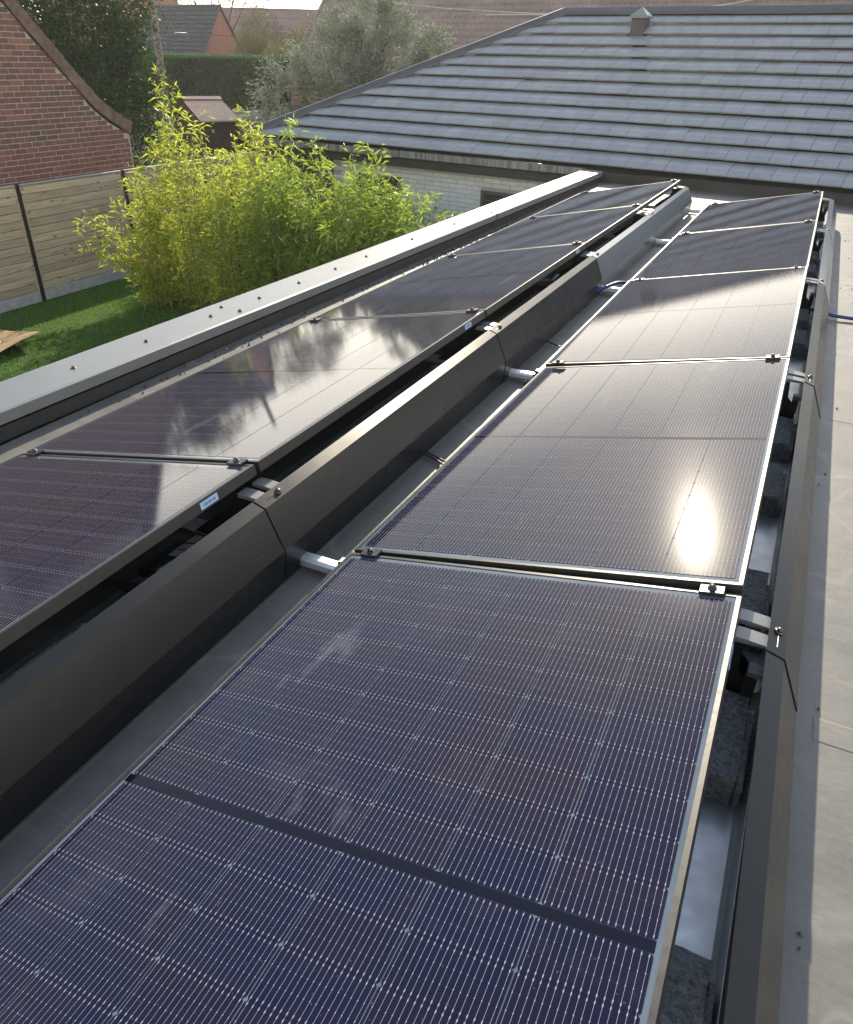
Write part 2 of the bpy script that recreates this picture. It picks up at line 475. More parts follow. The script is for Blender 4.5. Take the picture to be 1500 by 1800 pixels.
class MB:
    def __init__(s):
        s.v, s.f, s.sm = [], [], []

    def add(s, vs, fs, smooth=False):
        b = len(s.v)
        s.v += [tuple(v) for v in vs]
        s.f += [tuple(b + i for i in f) for f in fs]
        s.sm += [smooth] * len(fs)
        return s

    def box(s, x0, x1, y0, y1, z0, z1, mtx=None):
        vs = [(x0, y0, z0), (x1, y0, z0), (x1, y1, z0), (x0, y1, z0), (x0, y0, z1), (x1, y0, z1), (x1, y1, z1), (x0, y1, z1)]
        if mtx is not None:
            vs = [mtx @ Vector(v) for v in vs]
        return s.add(vs, [(3, 2, 1, 0), (4, 5, 6, 7), (0, 1, 5, 4), (1, 2, 6, 5), (2, 3, 7, 6), (3, 0, 4, 7)])

    def bbox(s, x0, x1, y0, y1, z0, z1, c=0.003, mtx=None):
        """box with chamfered edges"""
        vs = []
        for zz, ins in ((z0, c), (z0 + c, 0), (z1 - c, 0), (z1, c)):
            a, b, e, d = x0 + ins, x1 - ins, y0 + ins, y1 - ins
            q = c if ins == 0 else c * 0.6
            vs += [(a + q, e, zz), (b - q, e, zz), (b, e + q, zz), (b, d - q, zz), (b - q, d, zz), (a + q, d, zz), (a, d - q, zz), (a, e + q, zz)]
        if mtx is not None:
            vs = [mtx @ Vector(v) for v in vs]
        fs = [tuple(range(7, -1, -1)), tuple(range(24, 32))]
        for k in range(3):
            for i in range(8):
                j = (i + 1) % 8
                fs.append((k * 8 + i, k * 8 + j, k * 8 + 8 + j, k * 8 + 8 + i))
        return s.add(vs, fs)

    def prism(s, prof, y0, y1, axis='y', skew=0.0):
        """closed 2D profile extruded; prof = [(x,z)] for axis y"""
        n = len(prof)
        vs = []
        for y in (y0, y1):
            for (a, b) in prof:
                vs.append((a + skew * y, y, b) if axis == 'y' else (y, a, b) if axis == 'x' else (a, b, y))
        fs = [tuple(range(n)), tuple(range(2 * n - 1, n - 1, -1))]
        for i in range(n):
            j = (i + 1) % n
            fs.append((j, i, n + i, n + j))
        return s.add(vs, fs)

    def tube(s, pts, rad, seg=8, caps=True):
        pts = [Vector(p) for p in pts]
        if isinstance(rad, (int, float)):
            rad = [rad] * len(pts)
        vs, fs = [], []
        ref = Vector((0.123, 0.31, 0.94)).normalized()
        for i, p in enumerate(pts):
            d = (pts[min(i + 1, len(pts) - 1)] - pts[max(i - 1, 0)]).normalized()
            a = d.cross(ref)
            if a.length < 1e-3:
                a = d.cross(Vector((1, 0, 0)))
            a.normalize()
            b = d.cross(a)
            for k in range(seg):
                th = 2 * math.pi * k / seg
                vs.append(p + (a * math.cos(th) + b * math.sin(th)) * rad[i])
        for i in range(len(pts) - 1):
            for k in range(seg):
                k2 = (k + 1) % seg
                fs.append((i * seg + k, i * seg + k2, (i + 1) * seg + k2, (i + 1) * seg + k))
        if caps:
            fs.append(tuple(range(seg - 1, -1, -1)))
            fs.append(tuple((len(pts) - 1) * seg + k for k in range(seg)))
        return s.add(vs, fs, True)

    def mesh(s, name, mat):
        me = bpy.data.meshes.new(name)
        me.from_pydata(s.v, [], s.f)
        me.polygons.foreach_set('use_smooth', s.sm)
        if mat: me.materials.append(mat)
        me.validate()
        me.update()
        return me

    def build(s, name, mat, parent=None, loc=None, rot=None, label=None, kind=None):
        o = link(name, s.mesh(name, mat), parent, loc, rot, label)
        if kind: o['kind'] = kind
        return o


def fix_normals(o):
    import bmesh
    bm = bmesh.new(); bm.from_mesh(o.data)
    bmesh.ops.recalc_face_normals(bm, faces=bm.faces)
    bm.to_mesh(o.data); bm.free()
    return o


def np_mesh(name, V, F, mat, smooth=False):
    V = np.asarray(V, np.float32); F = np.asarray(F, np.int32)
    k = F.shape[1]
    me = bpy.data.meshes.new(name)
    me.vertices.add(len(V)); me.vertices.foreach_set('co', V.ravel())
    me.loops.add(F.size); me.loops.foreach_set('vertex_index', F.ravel())
    me.polygons.add(len(F))
    me.polygons.foreach_set('loop_start', np.arange(0, F.size, k, dtype=np.int32))
    me.polygons.foreach_set('loop_total', np.full(len(F), k, np.int32))
    if smooth: me.polygons.foreach_set('use_smooth', np.ones(len(F), bool))
    me.materials.append(mat)
    me.update()
    return me


def unit(a):
    return a / np.maximum(np.linalg.norm(a, axis=-1, keepdims=True), 1e-9)


def leaves(P, D, length, width, fold=0.25, droop=0.0):
    """pointed leaf of two triangles at P along D"""
    n = len(P)
    D = unit(D)
    N = unit(np.cross(D, rng.normal(size=(n, 3))))
    S = np.cross(D, N)
    Lg = (length * rng.uniform(0.65, 1.2, n))[:, None]
    Wd = (width * rng.uniform(0.75, 1.2, n))[:, None]
    tip = P + D * Lg; tip[:, 2] -= droop * Lg[:, 0]
    mid = P + D * Lg * 0.42
    a = mid + S * Wd * 0.5 + N * Wd * fold
    b = mid - S * Wd * 0.5 + N * Wd * fold
    V = np.stack([P, a, tip, b], 1).reshape(-1, 3)
    i = np.arange(n)[:, None] * 4
    F = np.concatenate([i + np.array([[0, 1, 2]]), i + np.array([[0, 2, 3]])], 1).reshape(-1, 3)
    return V, F


def merge(lst):
    Vs, Fs, o = [], [], 0
    for V, F in lst:
        Vs.append(V); Fs.append(F + o); o += len(V)
    return np.concatenate(Vs), np.concatenate(Fs)


# ================================================================== SETTING
ZG, ZR = -2.5, -0.11
g = MB().box(-420, 420, -200, 620, ZG - 1.0, ZG - 0.03).build('ground', MT['soil']); tag(g, kind='structure')
lw = MB().box(-10.73, -2.12, -3.0, 9.6, ZG - 0.02, ZG).build('lawn', MT['turfbase']); tag(lw, kind='structure')
# turf blades (artificial grass) on the lawn
n = 230000
gx = rng.uniform(-10.7, -2.2, n); gy = rng.uniform(0.3, 9.4, n)
keep = (gx < -4.0) | (gy > 6.5)
gx, gy = gx[keep], gy[keep]; n = len(gx)
Pg = np.stack([gx, gy, np.full(n, ZG)], 1)
Dg = rng.normal(size=(n, 3)) * np.array([0.55, 0.55, 0.1]) + np.array([0.15, -0.1, 0.9])
V, F = leaves(Pg, Dg, 0.038, 0.0065, 0.2)
tf = link('turf', np_mesh('turf', V, F, MT['turf']))
tag(tf, 'short bright green turf blades covering the lawn beside the fence', kind='stuff')

# ------------------------------------------------------------------ extension under the solar panels
ext = empty('flat_roof_extension', (0, 0, ZG), label='low flat roofed house extension with dark parapet carrying the solar panels', cat='building')
H = -ZG


def skx(x, y):   # the parapet is not quite parallel to the panel rows
    return x + (y - 0.2) * 0.0135


MB().box(-1.98, 4.6, -4.2, 9.72, 0, H - 0.34).build('wall', MT['plaster'], ext)
MB().box(-1.80, 4.6, -4.2, 9.72, H - 0.34, H - 0.11).build('roof_membrane', MT['membrane'], ext)
for k, y0 in enumerate((-3.2, -0.05, 2.15, 5.05, 7.3)):     # lapped sheets a couple of millimetres proud
    MB().prism([(y0, H - 0.11), (y0 + 0.09, H - 0.11), (y0 + 0.083, H - 0.1084), (y0 + 0.004, H - 0.1084)], 1.36 if k < 4 else -0.2, 4.6, 'x').build('membrane_lap', MT['membrane'], ext)
# parapet upstand, inner casing, coping sections
pb = MB()
pb.prism([(-2.02, H - 0.34), (-1.85, H - 0.34), (-1.85, H + 0.0), (-2.02, H + 0.0)], -4.2, 9.66, 'y', 0.0135)
fix_normals(pb.build('parapet', MT['casing'], ext))
pl = MB().prism([(-1.848, H - 0.108), (-1.822, H - 0.108), (-1.836, H - 0.052), (-1.848, H - 0.048)], -4.2, 9.60, 'y', 0.0135).build('flashing_strip', MT['casing'], ext)
fix_normals(pl)
secs = [(-4.2, 1.853), (1.859, 5.74), (5.746, 9.68)]
screws = [[-1.9, -0.9, 0.1, 0.69, 1.15, 1.66], [2.12, 2.55, 3.0, 3.45, 4.2, 5.0, 5.5], [6.03, 6.9, 7.6, 8.4, 9.2]]
scm = MB()
scm.tube([(0, 0, 0), (0, 0, 0.002)], 0.013, 12)
scm.tube([(0, 0, 0.002), (0, 0, 0.010)], 0.0075, 6)
scm = scm.mesh('screw', MT['steel_bolt'])
for (a, b), sc in zip(secs, screws):
    c = MB()
    prof = [(-2.078, H + 0.034), (-1.815, H + 0.028), (-1.805, H + 0.022), (-1.805, H - 0.028), (-1.809, H - 0.028),
            (-1.809, H + 0.019), (-1.816, H + 0.024), (-2.074, H + 0.030), (-2.074, H - 0.03), (-2.078, H - 0.03)]
    c.prism(prof, a, b, 'y', 0.0135)
    cs = fix_normals(c.build('coping_section', MT['coping'], ext, (-0.010, 0, -0.005) if 0 < a < 3 else (0, 0, 0)))
    for y in sc:
        link('screw', scm, cs, (-1.94 + y * 0.0135 + rng.uniform(-0.012, 0.012), y, H + 0.0318))
for y in (1.83, 5.72):
    for dx in (-0.06, 0.075):
        link('screw', scm, ext, (-1.94 + y * 0.0135 + dx, y, H + 0.0318))
# joint covers on the coping
# black upstand against the tiled house
MB().box(-1.75, 4.6, 9.62, 9.74, H - 0.11, H + 0.02).build('upstand', MT['casing'], ext)

# grit blown against the parapet
n = 900
gy = np.concatenate([rng.normal(5.0, 0.55, 550), rng.uniform(0.5, 9.4, 220), rng.normal(9.0, 0.3, 130)])
gx = -1.79 + gy * 0.0135 + np.abs(rng.normal(0, 0.05, n))
lst = []
for i in range(n):
    s_ = rng.uniform(0.003, 0.011)
    c = np.array([gx[i], gy[i], ZR + s_ * 0.5])
    o8 = np.array([[1, 0, 0], [0, 1, 0], [-1, 0, 0], [0, -1, 0], [0, 0, 1], [0, 0, -1]]) * s_ * rng.uniform(0.5, 1.2, (6, 1))
    lst.append((c + o8, np.array([[0, 1, 4], [1, 2, 4], [2, 3, 4], [3, 0, 4], [1, 0, 5], [2, 1, 5], [3, 2, 5], [0, 3, 5]])))
for i in range(90):
    s_ = rng.uniform(0.002, 0.006)
    c = np.array([rng.uniform(1.33, 1.9), rng.uniform(-1.2, 8), ZR + s_ * 0.5])
    o8 = np.array([[1, 0, 0], [0, 1, 0], [-1, 0, 0], [0, -1, 0], [0, 0, 1], [0, 0, -1]]) * s_ * rng.uniform(0.5, 1.6, (6, 1))
    lst.append((c + o8, np.array([[0, 1, 4], [1, 2, 4], [2, 3, 4], [3, 0, 4], [1, 0, 5], [2, 1, 5], [3, 2, 5], [0, 3, 5]])))
V, F = merge(lst)
tag(link('grit', np_mesh('grit', V, F, MT['peb'])), 'dark grit and dead leaf bits lying on the flat roof by the parapet', kind='stuff')

# ------------------------------------------------------------------ solar panels
PW, PL, GAP = 1.134, 1.909, 0.02
PITCH = PL + GAP
TILT = 0.1995
DXL = -1.4548
LIP = 0.0105
CW, CH = 0.1800, 0.0908
fm = MB()
for (x0, x1, y0, y1) in ((0, LIP, 0, PL), (PW - LIP, PW, 0, PL), (LIP, PW - LIP, 0, LIP), (LIP, PW - LIP, PL - LIP, PL)):
    fm.box(x0, x1, y0, y1, -0.035, 0.0)
frame_me = fm.mesh('frame', MT['frame'])
sheet_me = MB().box(LIP, PW - LIP, LIP, PL - LIP, -0.006, -0.0022).mesh('backsheet', MT['sheet'])
cb = 0.0042
hx, hy = CW / 2, CH / 2
cv = [(-hx + cb, -hy), (hx - cb, -hy), (hx, -hy + cb), (hx, hy - cb), (hx - cb, hy), (-hx + cb, hy), (-hx, hy - cb), (-hx, -hy + cb)]
cell_me = MB().add([(x, y, 0) for x, y in cv] + [(x, y, -0.0006) for x, y in cv],
                   [tuple(range(8))] + [(i, i + 8, (i + 1) % 8 + 8, (i + 1) % 8) for i in range(8)]).mesh('solar_cell', MT['cell'])
strip_me = MB().box(LIP + 0.004, PW - LIP - 0.010, PL / 2 - 0.0098, PL / 2 + 0.0098, -0.0021, -0.0015).mesh('centre_strip', MT['strip'])
lab_me = MB().box(0, 0.0012, 0, 0.075, -0.011, 0.011).mesh('label', MT['white_label'])
lp = MB()
for i in range(9):
    lp.box(0.0012, 0.0016, 0.012 + i * 0.006, 0.012 + i * 0.006 + (0.0035 if i % 3 else 0.0018), -0.005, 0.004)
labprint_me = lp.mesh('barcode', MT['print'])
# slight settling of single panels (radians about the row axis, and height)
SET = {('R', 1): (0.0, 0), ('R', 2): (0.0, 0)}
cellx = [LIP + 0.0035 + 0.0068 + hx + i * (CW + 0.0026) for i in range(6)]
celly = [PL / 2 - 0.0113 - hy - i * (CH + 0.0006) for i in range(10)] + [PL / 2 + 0.0113 + hy + i * (CH + 0.0006) for i in range(10)]
ordn = ['first', 'second', 'third', 'fourth', 'last']


def panel(row, k, x0, label, tilt=0.0, pit=0.0, dz=0.0):
    y0 = -PITCH + k * PITCH + GAP / 2 + GAP / 2
    p = empty('solar_panel', (x0, y0, dz), (pit, -(TILT + tilt), 0), label, 'solar panel', 'solar panels in two rows on the flat roof')
    link('frame', frame_me, p)
    link('backsheet', sheet_me, p)
    link('centre_strip', strip_me, p)
    for cx in cellx:
        for c_y in celly:
            link('solar_cell', cell_me, p, (cx, c_y, -0.0010))
    lb = link('label', lab_me, p, (PW, PL - 0.26, -0.018))
    link('barcode', labprint_me, lb)
    return p


panel('R', 0, 0, 'nearest solar panel of the right row, purplish blue, cut off by the photo bottom')
panel('R', 1, 0, 'solar panel in the right row that mirrors the sun as a round white glare', 0.0140, -0.008, -0.001)
panel('R', 2, 0, 'pale solar panel washed out by sky glare, just beyond the sun glare panel', 0.004, 0.006, -0.006)
panel('R', 3, 0, 'fourth solar panel of the right row, dark again beyond the pale washed out one')
panel('R', 4, 0, 'farthest solar panel of the right row, nearest the tiled roof')
panel('L', 0, DXL, 'nearest solar panel of the left row, cut off by the left edge of the photo')
panel('L', 1, DXL, 'second solar panel of the left row, dark with a pale reflection')
panel('L', 2, DXL, 'middle solar panel of the left row, between two with green bamboo reflections')
panel('L', 3, DXL, 'fourth solar panel of the left row, one before the farthest')
panel('L', 4, DXL, 'farthest solar panel of the left row, next to the sunlit corner of the parapet')

ct, stt = math.cos(TILT), math.sin(TILT)
rowdef = (('right', 0.0), ('left', DXL))
cl_me = MB().bbox(-0.030, 0.030, -0.021, 0.021, 0.0005, 0.010, 0.002).mesh('clamp_plate', MT['clamp'])
bo = MB().tube([(0, 0, 0.010), (0, 0, 0.013)], 0.011, 12)
bo.tube([(0, 0, 0.013), (0, 0, 0.020)], 0.0075, 6)
bo_me = bo.mesh('bolt', MT['steel_bolt'])
jn = ['the first and second', 'the second and third', 'the third and fourth', 'the fourth and last']
for rname, x0 in rowdef:
    for k in range(5):
        yj = k * PITCH - GAP / 2 + GAP / 2
        for side, px in (('low', 0.075), ('high', PW - 0.068)):
            where = f'black, between {jn[k]} panels' if k < 4 else 'black, at the far end of the last panel'
            c = empty('panel_clamp', (x0 + px * ct, yj - (0 if k < 4 else 0.004), px * stt), (0, -TILT, 0),
                      f'{side} edge clamp of the {rname} row, {where}', 'clamp', 'clamps holding the solar panels')
            link('clamp_plate', cl_me, c)
            link('bolt', bo_me, c)

# ------------------------------------------------------------------ wind deflectors
def dprof(dx, t=0.0015, a=0.0):
    o = [(1.183, 0.166), (1.226, 0.152), (1.286 + a, 0.018), (1.278 + a * 0.8, -0.097)]
    i = [(1.276 + a * 0.8, -0.097), (1.2835 + a, 0.0178), (1.2245, 0.150), (1.1825, 0.1643)]
    return [(x + dx, z) for x, z in o + i]


def deflector(rname, dx, k, label, rot=0.0):
    y0 = -2.05 + k * PITCH if k else -2.05
    y0 = (k - 1) * PITCH - 0.110
    y1 = y0 + PITCH - 0.004
    if k == 4:
        y1 = 7.70
    d = empty('wind_deflector', (dx, y0, 0), label=label, cat='deflector', group='wind deflectors behind the panel rows')
    if rname == 'right':          # the right hand sheets stand a little further out, the nearest one slightly skewed
        d.location.x += 0.007
        if k == 0:
            th = 0.015
            d.location.x += th * (y1 - y0)
            d.location.y -= 1.2 * th
            d.rotation_euler.z = th
    m = MB()
    m.prism(dprof(0, a=rot), 0.0, y1 - y0)
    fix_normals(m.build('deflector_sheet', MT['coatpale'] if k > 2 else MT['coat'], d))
    # overlap joggle on the near end
    m = MB()
    tt = 0.0018
    pr = dprof(0, a=rot)
    m.prism([(x + (0.0019 if i < 4 else 0.0019), z + 0.0019) for i, (x, z) in enumerate(pr)], 0.0, 0.030)
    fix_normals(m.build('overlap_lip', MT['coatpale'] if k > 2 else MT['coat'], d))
    sc = MB()
    sc.tube([(0, 0, 0), (0, 0, 0.003)], 0.0115, 12)
    sc.tube([(0, 0, 0.003), (0, 0, 0.010)], 0.0075, 6)
    sc.build('screw', MT['steel_bolt'], d, (1.206, 0.095, 0.1590), (0, 0.31, 0))
    mk = MB()
    mk.box(1.2055, 1.2070, 0.026, 0.080, 0.1588, 0.1594)
    mk.build('groove', MT['galv'] if rname == 'right' else MT['clamp'], d)
    em = MB()
    for (a0, a1, b0, b1) in ((1.194, 1.1955, 0.135, 0.170), (1.214, 1.2155, 0.135, 0.170), (1.1955, 1.200, 0.135, 0.1365),
                             (1.210, 1.214, 0.1685, 0.170), (1.202, 1.2035, 0.140, 0.158), (1.2035, 1.208, 0.140, 0.1415), (1.207, 1.2085, 0.1415, 0.152)):
        em.prism([(a0, 0.1626 - (a0 - 1.1830) * 0.3256 + 0.003), (a1, 0.1626 - (a1 - 1.1830) * 0.3256 + 0.003), (a1, 0.1626 - (a1 - 1.1830) * 0.3256 + 0.0038), (a0, 0.1626 - (a0 - 1.1830) * 0.3256 + 0.0038)], b0, b1)
    em.build('embossed_mark', MT['coat'], d)
    return d


pos_r = ['nearest, cut by the photo bottom', 'second, beside the sun glare panel', 'third, beside the pale washed out panel', 'fourth, with a brighter blue top edge', 'farthest, by the tiled roof']
pos_l = ['nearest, cut by the left photo edge', 'second, beside the first silver rail', 'third, ending at the blue hose', 'fourth, pale grey face beyond the blue hose', 'farthest, pale grey face by the tiled roof']
for k in range(5):
    deflector('right', 0.0, k, f'grey deflector sheet of the right row, {pos_r[k]}', 0.0)
    deflector('left', DXL, k, f'grey deflector sheet between the rows, {pos_l[k]}', 0.0)

# ------------------------------------------------------------------ rails, supports, trays, ballast
for k in range(6):
    yj = (k - 1) * PITCH + PITCH * 0 + 0.0
    yj = (k - 1) * PITCH - 0.0
    if k == 0: yj = -PITCH
    nm = ['below the photo bottom edge', 'at the near end of the sun glare panel', 'at the near end of the pale panel', 'next to the arched blue hose', 'second from the far end', 'at the far end of the rows'][k]
    rl = empty('base_rail', (0, yj - 0.004, ZR), label=f'silver base rail crossing the gap, {nm}', cat='rail', group='base rails under the panels')
    m = MB().bbox(DXL - 0.02, 1.20, -0.024, 0.024, 0.012, 0.052, 0.010)
    m.build('rail_tube', MT['galv'], rl)
    for xm in (-1.40, -0.30, 0.02, 1.10):
        MB().bbox(xm - 0.10, xm + 0.10, -0.06, 0.06, 0.0, 0.012, 0.003).build('rubber_pad', MT['rubber'], rl)
    for x0 in (0.0, DXL):
        m = MB()
        m.bbox(x0 - 0.045, x0 - 0.012, -0.030, 0.030, 0.030, 0.058, 0.004)
        m.bbox(x0 - 0.040, x0 - 0.002, -0.016, 0.016, 0.058, 0.072, 0.003)
        m.build('low_edge_bracket', MT['plastic'], rl)
        MB().box(x0 - 0.036, x0 - 0.014, -0.012, 0.012, 0.0722, 0.0745).build('spring_clip', MT['galv'], rl)

for rname, x0 in rowdef:
    for k in range(6):
        yj = (k - 1) * PITCH
        nm = ['at the bottom edge of the photo', 'between the first two panels', 'between the second and third panels', 'between the third and fourth panels', 'between the last two panels', 'at the far end'][k]
        s_ = empty('support_bracket', (x0, yj - 0.02, ZR), label=f'black strapped bracket, high side of {rname} row, {nm}', cat='bracket', group='high side support brackets')
        # ribbed black body: leaning web plates with a foot
        b = MB()
        b.prism([(0.88, 0.056), (1.20, 0.056), (1.188, 0.11), (1.150, 0.15), (1.138, 0.255), (1.075, 0.255), (1.04, 0.18), (0.93, 0.10)], -0.042, -0.034)
        b.prism([(0.88, 0.056), (1.20, 0.056), (1.188, 0.11), (1.150, 0.15), (1.138, 0.255), (1.075, 0.255), (1.04, 0.18), (0.93, 0.10)], 0.034, 0.042)
        b.box(1.05, 1.13, -0.034, 0.034, 0.225, 0.252)
        b.box(0.90, 1.19, -0.034, 0.034, 0.056, 0.066)
        fix_normals(b.build('bracket_body', MT['plastic'], s_))
        for j in range(3):
            r_ = MB()
            r_.prism([(0.98 + j * 0.06, 0.066), (0.995 + j * 0.06, 0.066), (1.075 + j * 0.03, 0.225), (1.060 + j * 0.03, 0.225)], -0.033, 0.033)
            fix_normals(r_.build('rib', MT['plastic'], s_))
        for yo in (-0.062, 0.014):
            st = MB()
            st.prism([(1.100, 0.268), (1.140, 0.269), (1.195, 0.2645), (1.195, 0.2575), (1.140, 0.255), (1.100, 0.255)], yo, yo + 0.046)
            fix_normals(st.build('strap', MT['coping'], s_))
        MB().bbox(1.165, 1.205, -0.10, -0.062, 0.19, 0.21, 0.003).build('locking_lug', MT['coping'], s_)
        hk = MB()
        for j in range(5):
            hk.box(1.165, 1.192, -0.094 + j * 0.009, -0.089 + j * 0.009, 0.125, 0.19 - 0.01 * j)
        hk.build('latch_teeth', MT['plastic'], s_)

# galvanised ballast trays under the deflector side of each bay
dots = []
for rname, x0 in rowdef:
    for k in range(5):
        y0 = (k - 1) * PITCH + 0.035
        y1 = y0 + PITCH - 0.075
        nm = ['nearest the camera', 'beside the sun glare panel' if rname == 'right' else 'second from the camera', 'in the third bay', 'in the fourth bay', 'in the farthest bay'][k]
        tr = empty('ballast_tray', (x0, y0, ZR), label=f'silver ballast tray behind the {rname} row, {nm}', cat='tray', group='ballast trays')
        m = MB()
        m.prism([(0.86, 0.020), (1.205, 0.020), (1.216, 0.026), (1.224, 0.062), (1.2255, 0.062), (1.218, 0.024), (1.206, 0.0185), (0.86, 0.0185)], 0, y1 - y0)
        fix_normals(m.build('tray_sheet', MT['galv'], tr))
        if k < 2 and rname == 'right':
            h = MB()
            for j in range(14):
                for q in range(2):
                    yy = y1 - y0 - 0.06 - j * 0.016 - q * 0.008
                    cx, cz = 1.2172 + q * 0.0032, 0.034 + q * 0.013
                    h.tube([(cx - 0.0022, yy, cz + 0.0004), (cx - 0.0010, yy, cz + 0.0002)], 0.0022, 6)
            h.build('perforation', MT['plastic'], tr, kind='stuff')

blk = [(-1.09, -0.79), (-0.37, -0.085), (0.20, 0.50), (1.02, 1.31), (1.52, 1.81), (2.98, 3.26), (3.48, 3.76), (4.90, 5.18), (5.42, 5.70), (6.85, 7.14)]
bl = ['at the bottom edge of the photo', 'in front of the first black bracket', 'just behind the first black bracket', 'with sunlit ragged edge, along the sun glare panel',
      'before the second black bracket', 'along the pale panel, first of two', 'before the third black bracket', 'along the fourth panel, first of two', 'before the fourth black bracket', 'along the farthest panel']


def concrete_block(L, w=0.20, h=0.084, seed=0):
    r = np.random.default_rng(seed)
    nx, ny = 9, 13
    m = MB()
    top = []
    for j in range(ny):
        for i in range(nx):
            u, v_ = i / (nx - 1), j / (ny - 1)
            e = 0.0035 if 0 < i < nx - 1 and 0 < j < ny - 1 else 0.0015
            top.append(((u - 1) * w + r.normal(0, 0.0012), v_ * L + r.normal(0, 0.002 if j in (0, ny - 1) else 0.001), h + r.normal(0, e)))
    fs = [(j * nx + i, j * nx + i + 1, (j + 1) * nx + i + 1, (j + 1) * nx + i) for j in range(ny - 1) for i in range(nx - 1)]
    m.add(top, fs)
    ring = [i for i in range(nx)] + [j * nx + nx - 1 for j in range(1, ny)] + [(ny - 1) * nx + i for i in range(nx - 2, -1, -1)] + [j * nx for j in range(ny - 2, 0, -1)]
    b0 = len(m.v)
    low = [(m.v[i][0], m.v[i][1], 0.0) for i in ring]
    m.v += low
    q = len(ring)
    for i in range(q):
        m.f.append((ring[i], b0 + i, b0 + (i + 1) % q, ring[(i + 1) % q])); m.sm.append(False)
    return m


for i, ((a, b), lb) in enumerate(zip(blk, bl)):
    c = empty('concrete_block', (1.188 + rng.uniform(-0.006, 0.006), a, ZR + 0.0205), (0, 0, rng.uniform(-0.02, 0.02)), f'rough grey concrete ballast block {lb}', 'concrete block', 'ballast blocks along the right row')
    fix_normals(concrete_block(b - a, seed=i).build('block', MT['concrete'], c))
    rb = MB().bbox(0.001, 0.017, 0.006, b - a - 0.02, 0.0, 0.058, 0.003)
    rb.build('side_rib', MT['concrete'], c)
for i, (a, b) in enumerate(((-0.9, -0.62), (0.55, 0.84), (2.6, 2.88), (4.6, 4.88), (6.4, 6.68))):
    c = empty('concrete_block', (DXL + 1.18, a, ZR + 0.0205), (0, 0, 0), f'dark shaded ballast block under the left row, number {["nearest", "in the second bay", "in the third bay", "in the fourth bay", "in the farthest bay"][i]}'.replace('number ', ''), 'concrete block', 'ballast blocks along the left row')
    fix_normals(concrete_block(b - a, seed=20 + i).build('block', MT['concrete'], c))

# power optimiser under the nearest left panel, with its labels
op = empty('junction_box', (DXL + 1.115, -0.42, 0.075), (0, -0.2, 0), 'black electronics box with grey and red stickers under the nearest left panel', 'junction box')
MB().bbox(-0.13, 0.0, 0.0, 0.17, -0.03, 0.0, 0.005).build('box_body', MT['plastic'], op)
lb = MB().box(-0.085, -0.012, 0.085, 0.155, 0.0003, 0.0012).build('sticker', MT['label_grey'], op)
MB().box(-0.075, -0.02, 0.115, 0.125, 0.0013, 0.0017).build('red_stripe', MT['label_red'], lb)
MB().box(-0.05, -0.015, 0.03, 0.055, 0.0003, 0.0012).build('sticker', MT['label_grey'], op)
MB().box(-0.055, -0.022, -0.012, 0.010, 0.0003, 0.0012).build('sticker', MT['label_grey'], op, (0, 0.016, 0))
MB().bbox(-0.20, -0.005, -0.09, -0.075, -0.02, 0.012, 0.003).build('fixing_bar', MT['clamp'], op)
op2 = empty('junction_box', (DXL + 1.10, 3.10, 0.09), (0, -0.2, 0), 'small black junction box with pale plug under the middle left panel', 'junction box')
MB().bbox(-0.12, 0.0, 0.0, 0.16, -0.03, 0.0, 0.005).build('box_body', MT['plastic'], op2)
MB().tube([(-0.04, 0.16, 0.0), (-0.03, 0.22, 0.01), (-0.025, 0.27, 0.014)], [0.010, 0.012, 0.007], 8).build('plug', MT['plank_concrete'], op2)
for i, (k, yy) in enumerate(((0, -0.25), (1, 1.6), (2, 3.45), (3, 5.3), (4, 7.1))):
    m = MB()
    m.tube([(DXL + 1.10, yy - 0.5, 0.03), (DXL + 1.13, yy - 0.3, -0.02), (DXL + 1.15, yy - 0.1, 0.01), (DXL + 1.12, yy + 0.1, 0.07), (DXL + 1.08, yy + 0.3, 0.05), (DXL + 1.12, yy + 0.5, -0.03)], 0.0035, 6)
    o = m.build('cable', MT['cable'])
    tag(o, f'thin black cable looping behind the high edge of the left row, {["nearest bay", "second bay", "third bay", "fourth bay", "farthest bay"][i]}', 'cable', 'cables behind the left row')

# cables and hose in the gap between the rows
def wire(name, pts, r, mat, label, cat, seg=8):
    # smooth by Catmull-Rom
    P = [Vector(p) for p in pts]
    out = []
    for i in range(len(P) - 1):
        p0, p1, p2, p3 = P[max(i - 1, 0)], P[i], P[i + 1], P[min(i + 2, len(P) - 1)]
        for j in range(6):
            u = j / 6
            out.append(0.5 * ((2 * p1) + (p2 - p0) * u + (2 * p0 - 5 * p1 + 4 * p2 - p3) * u * u + (3 * p1 - p0 - 3 * p2 + p3) * u ** 3))
    out.append(P[-1])
    o = MB().tube(out, r, seg).build(name, mat)
    return tag(o, label, cat)


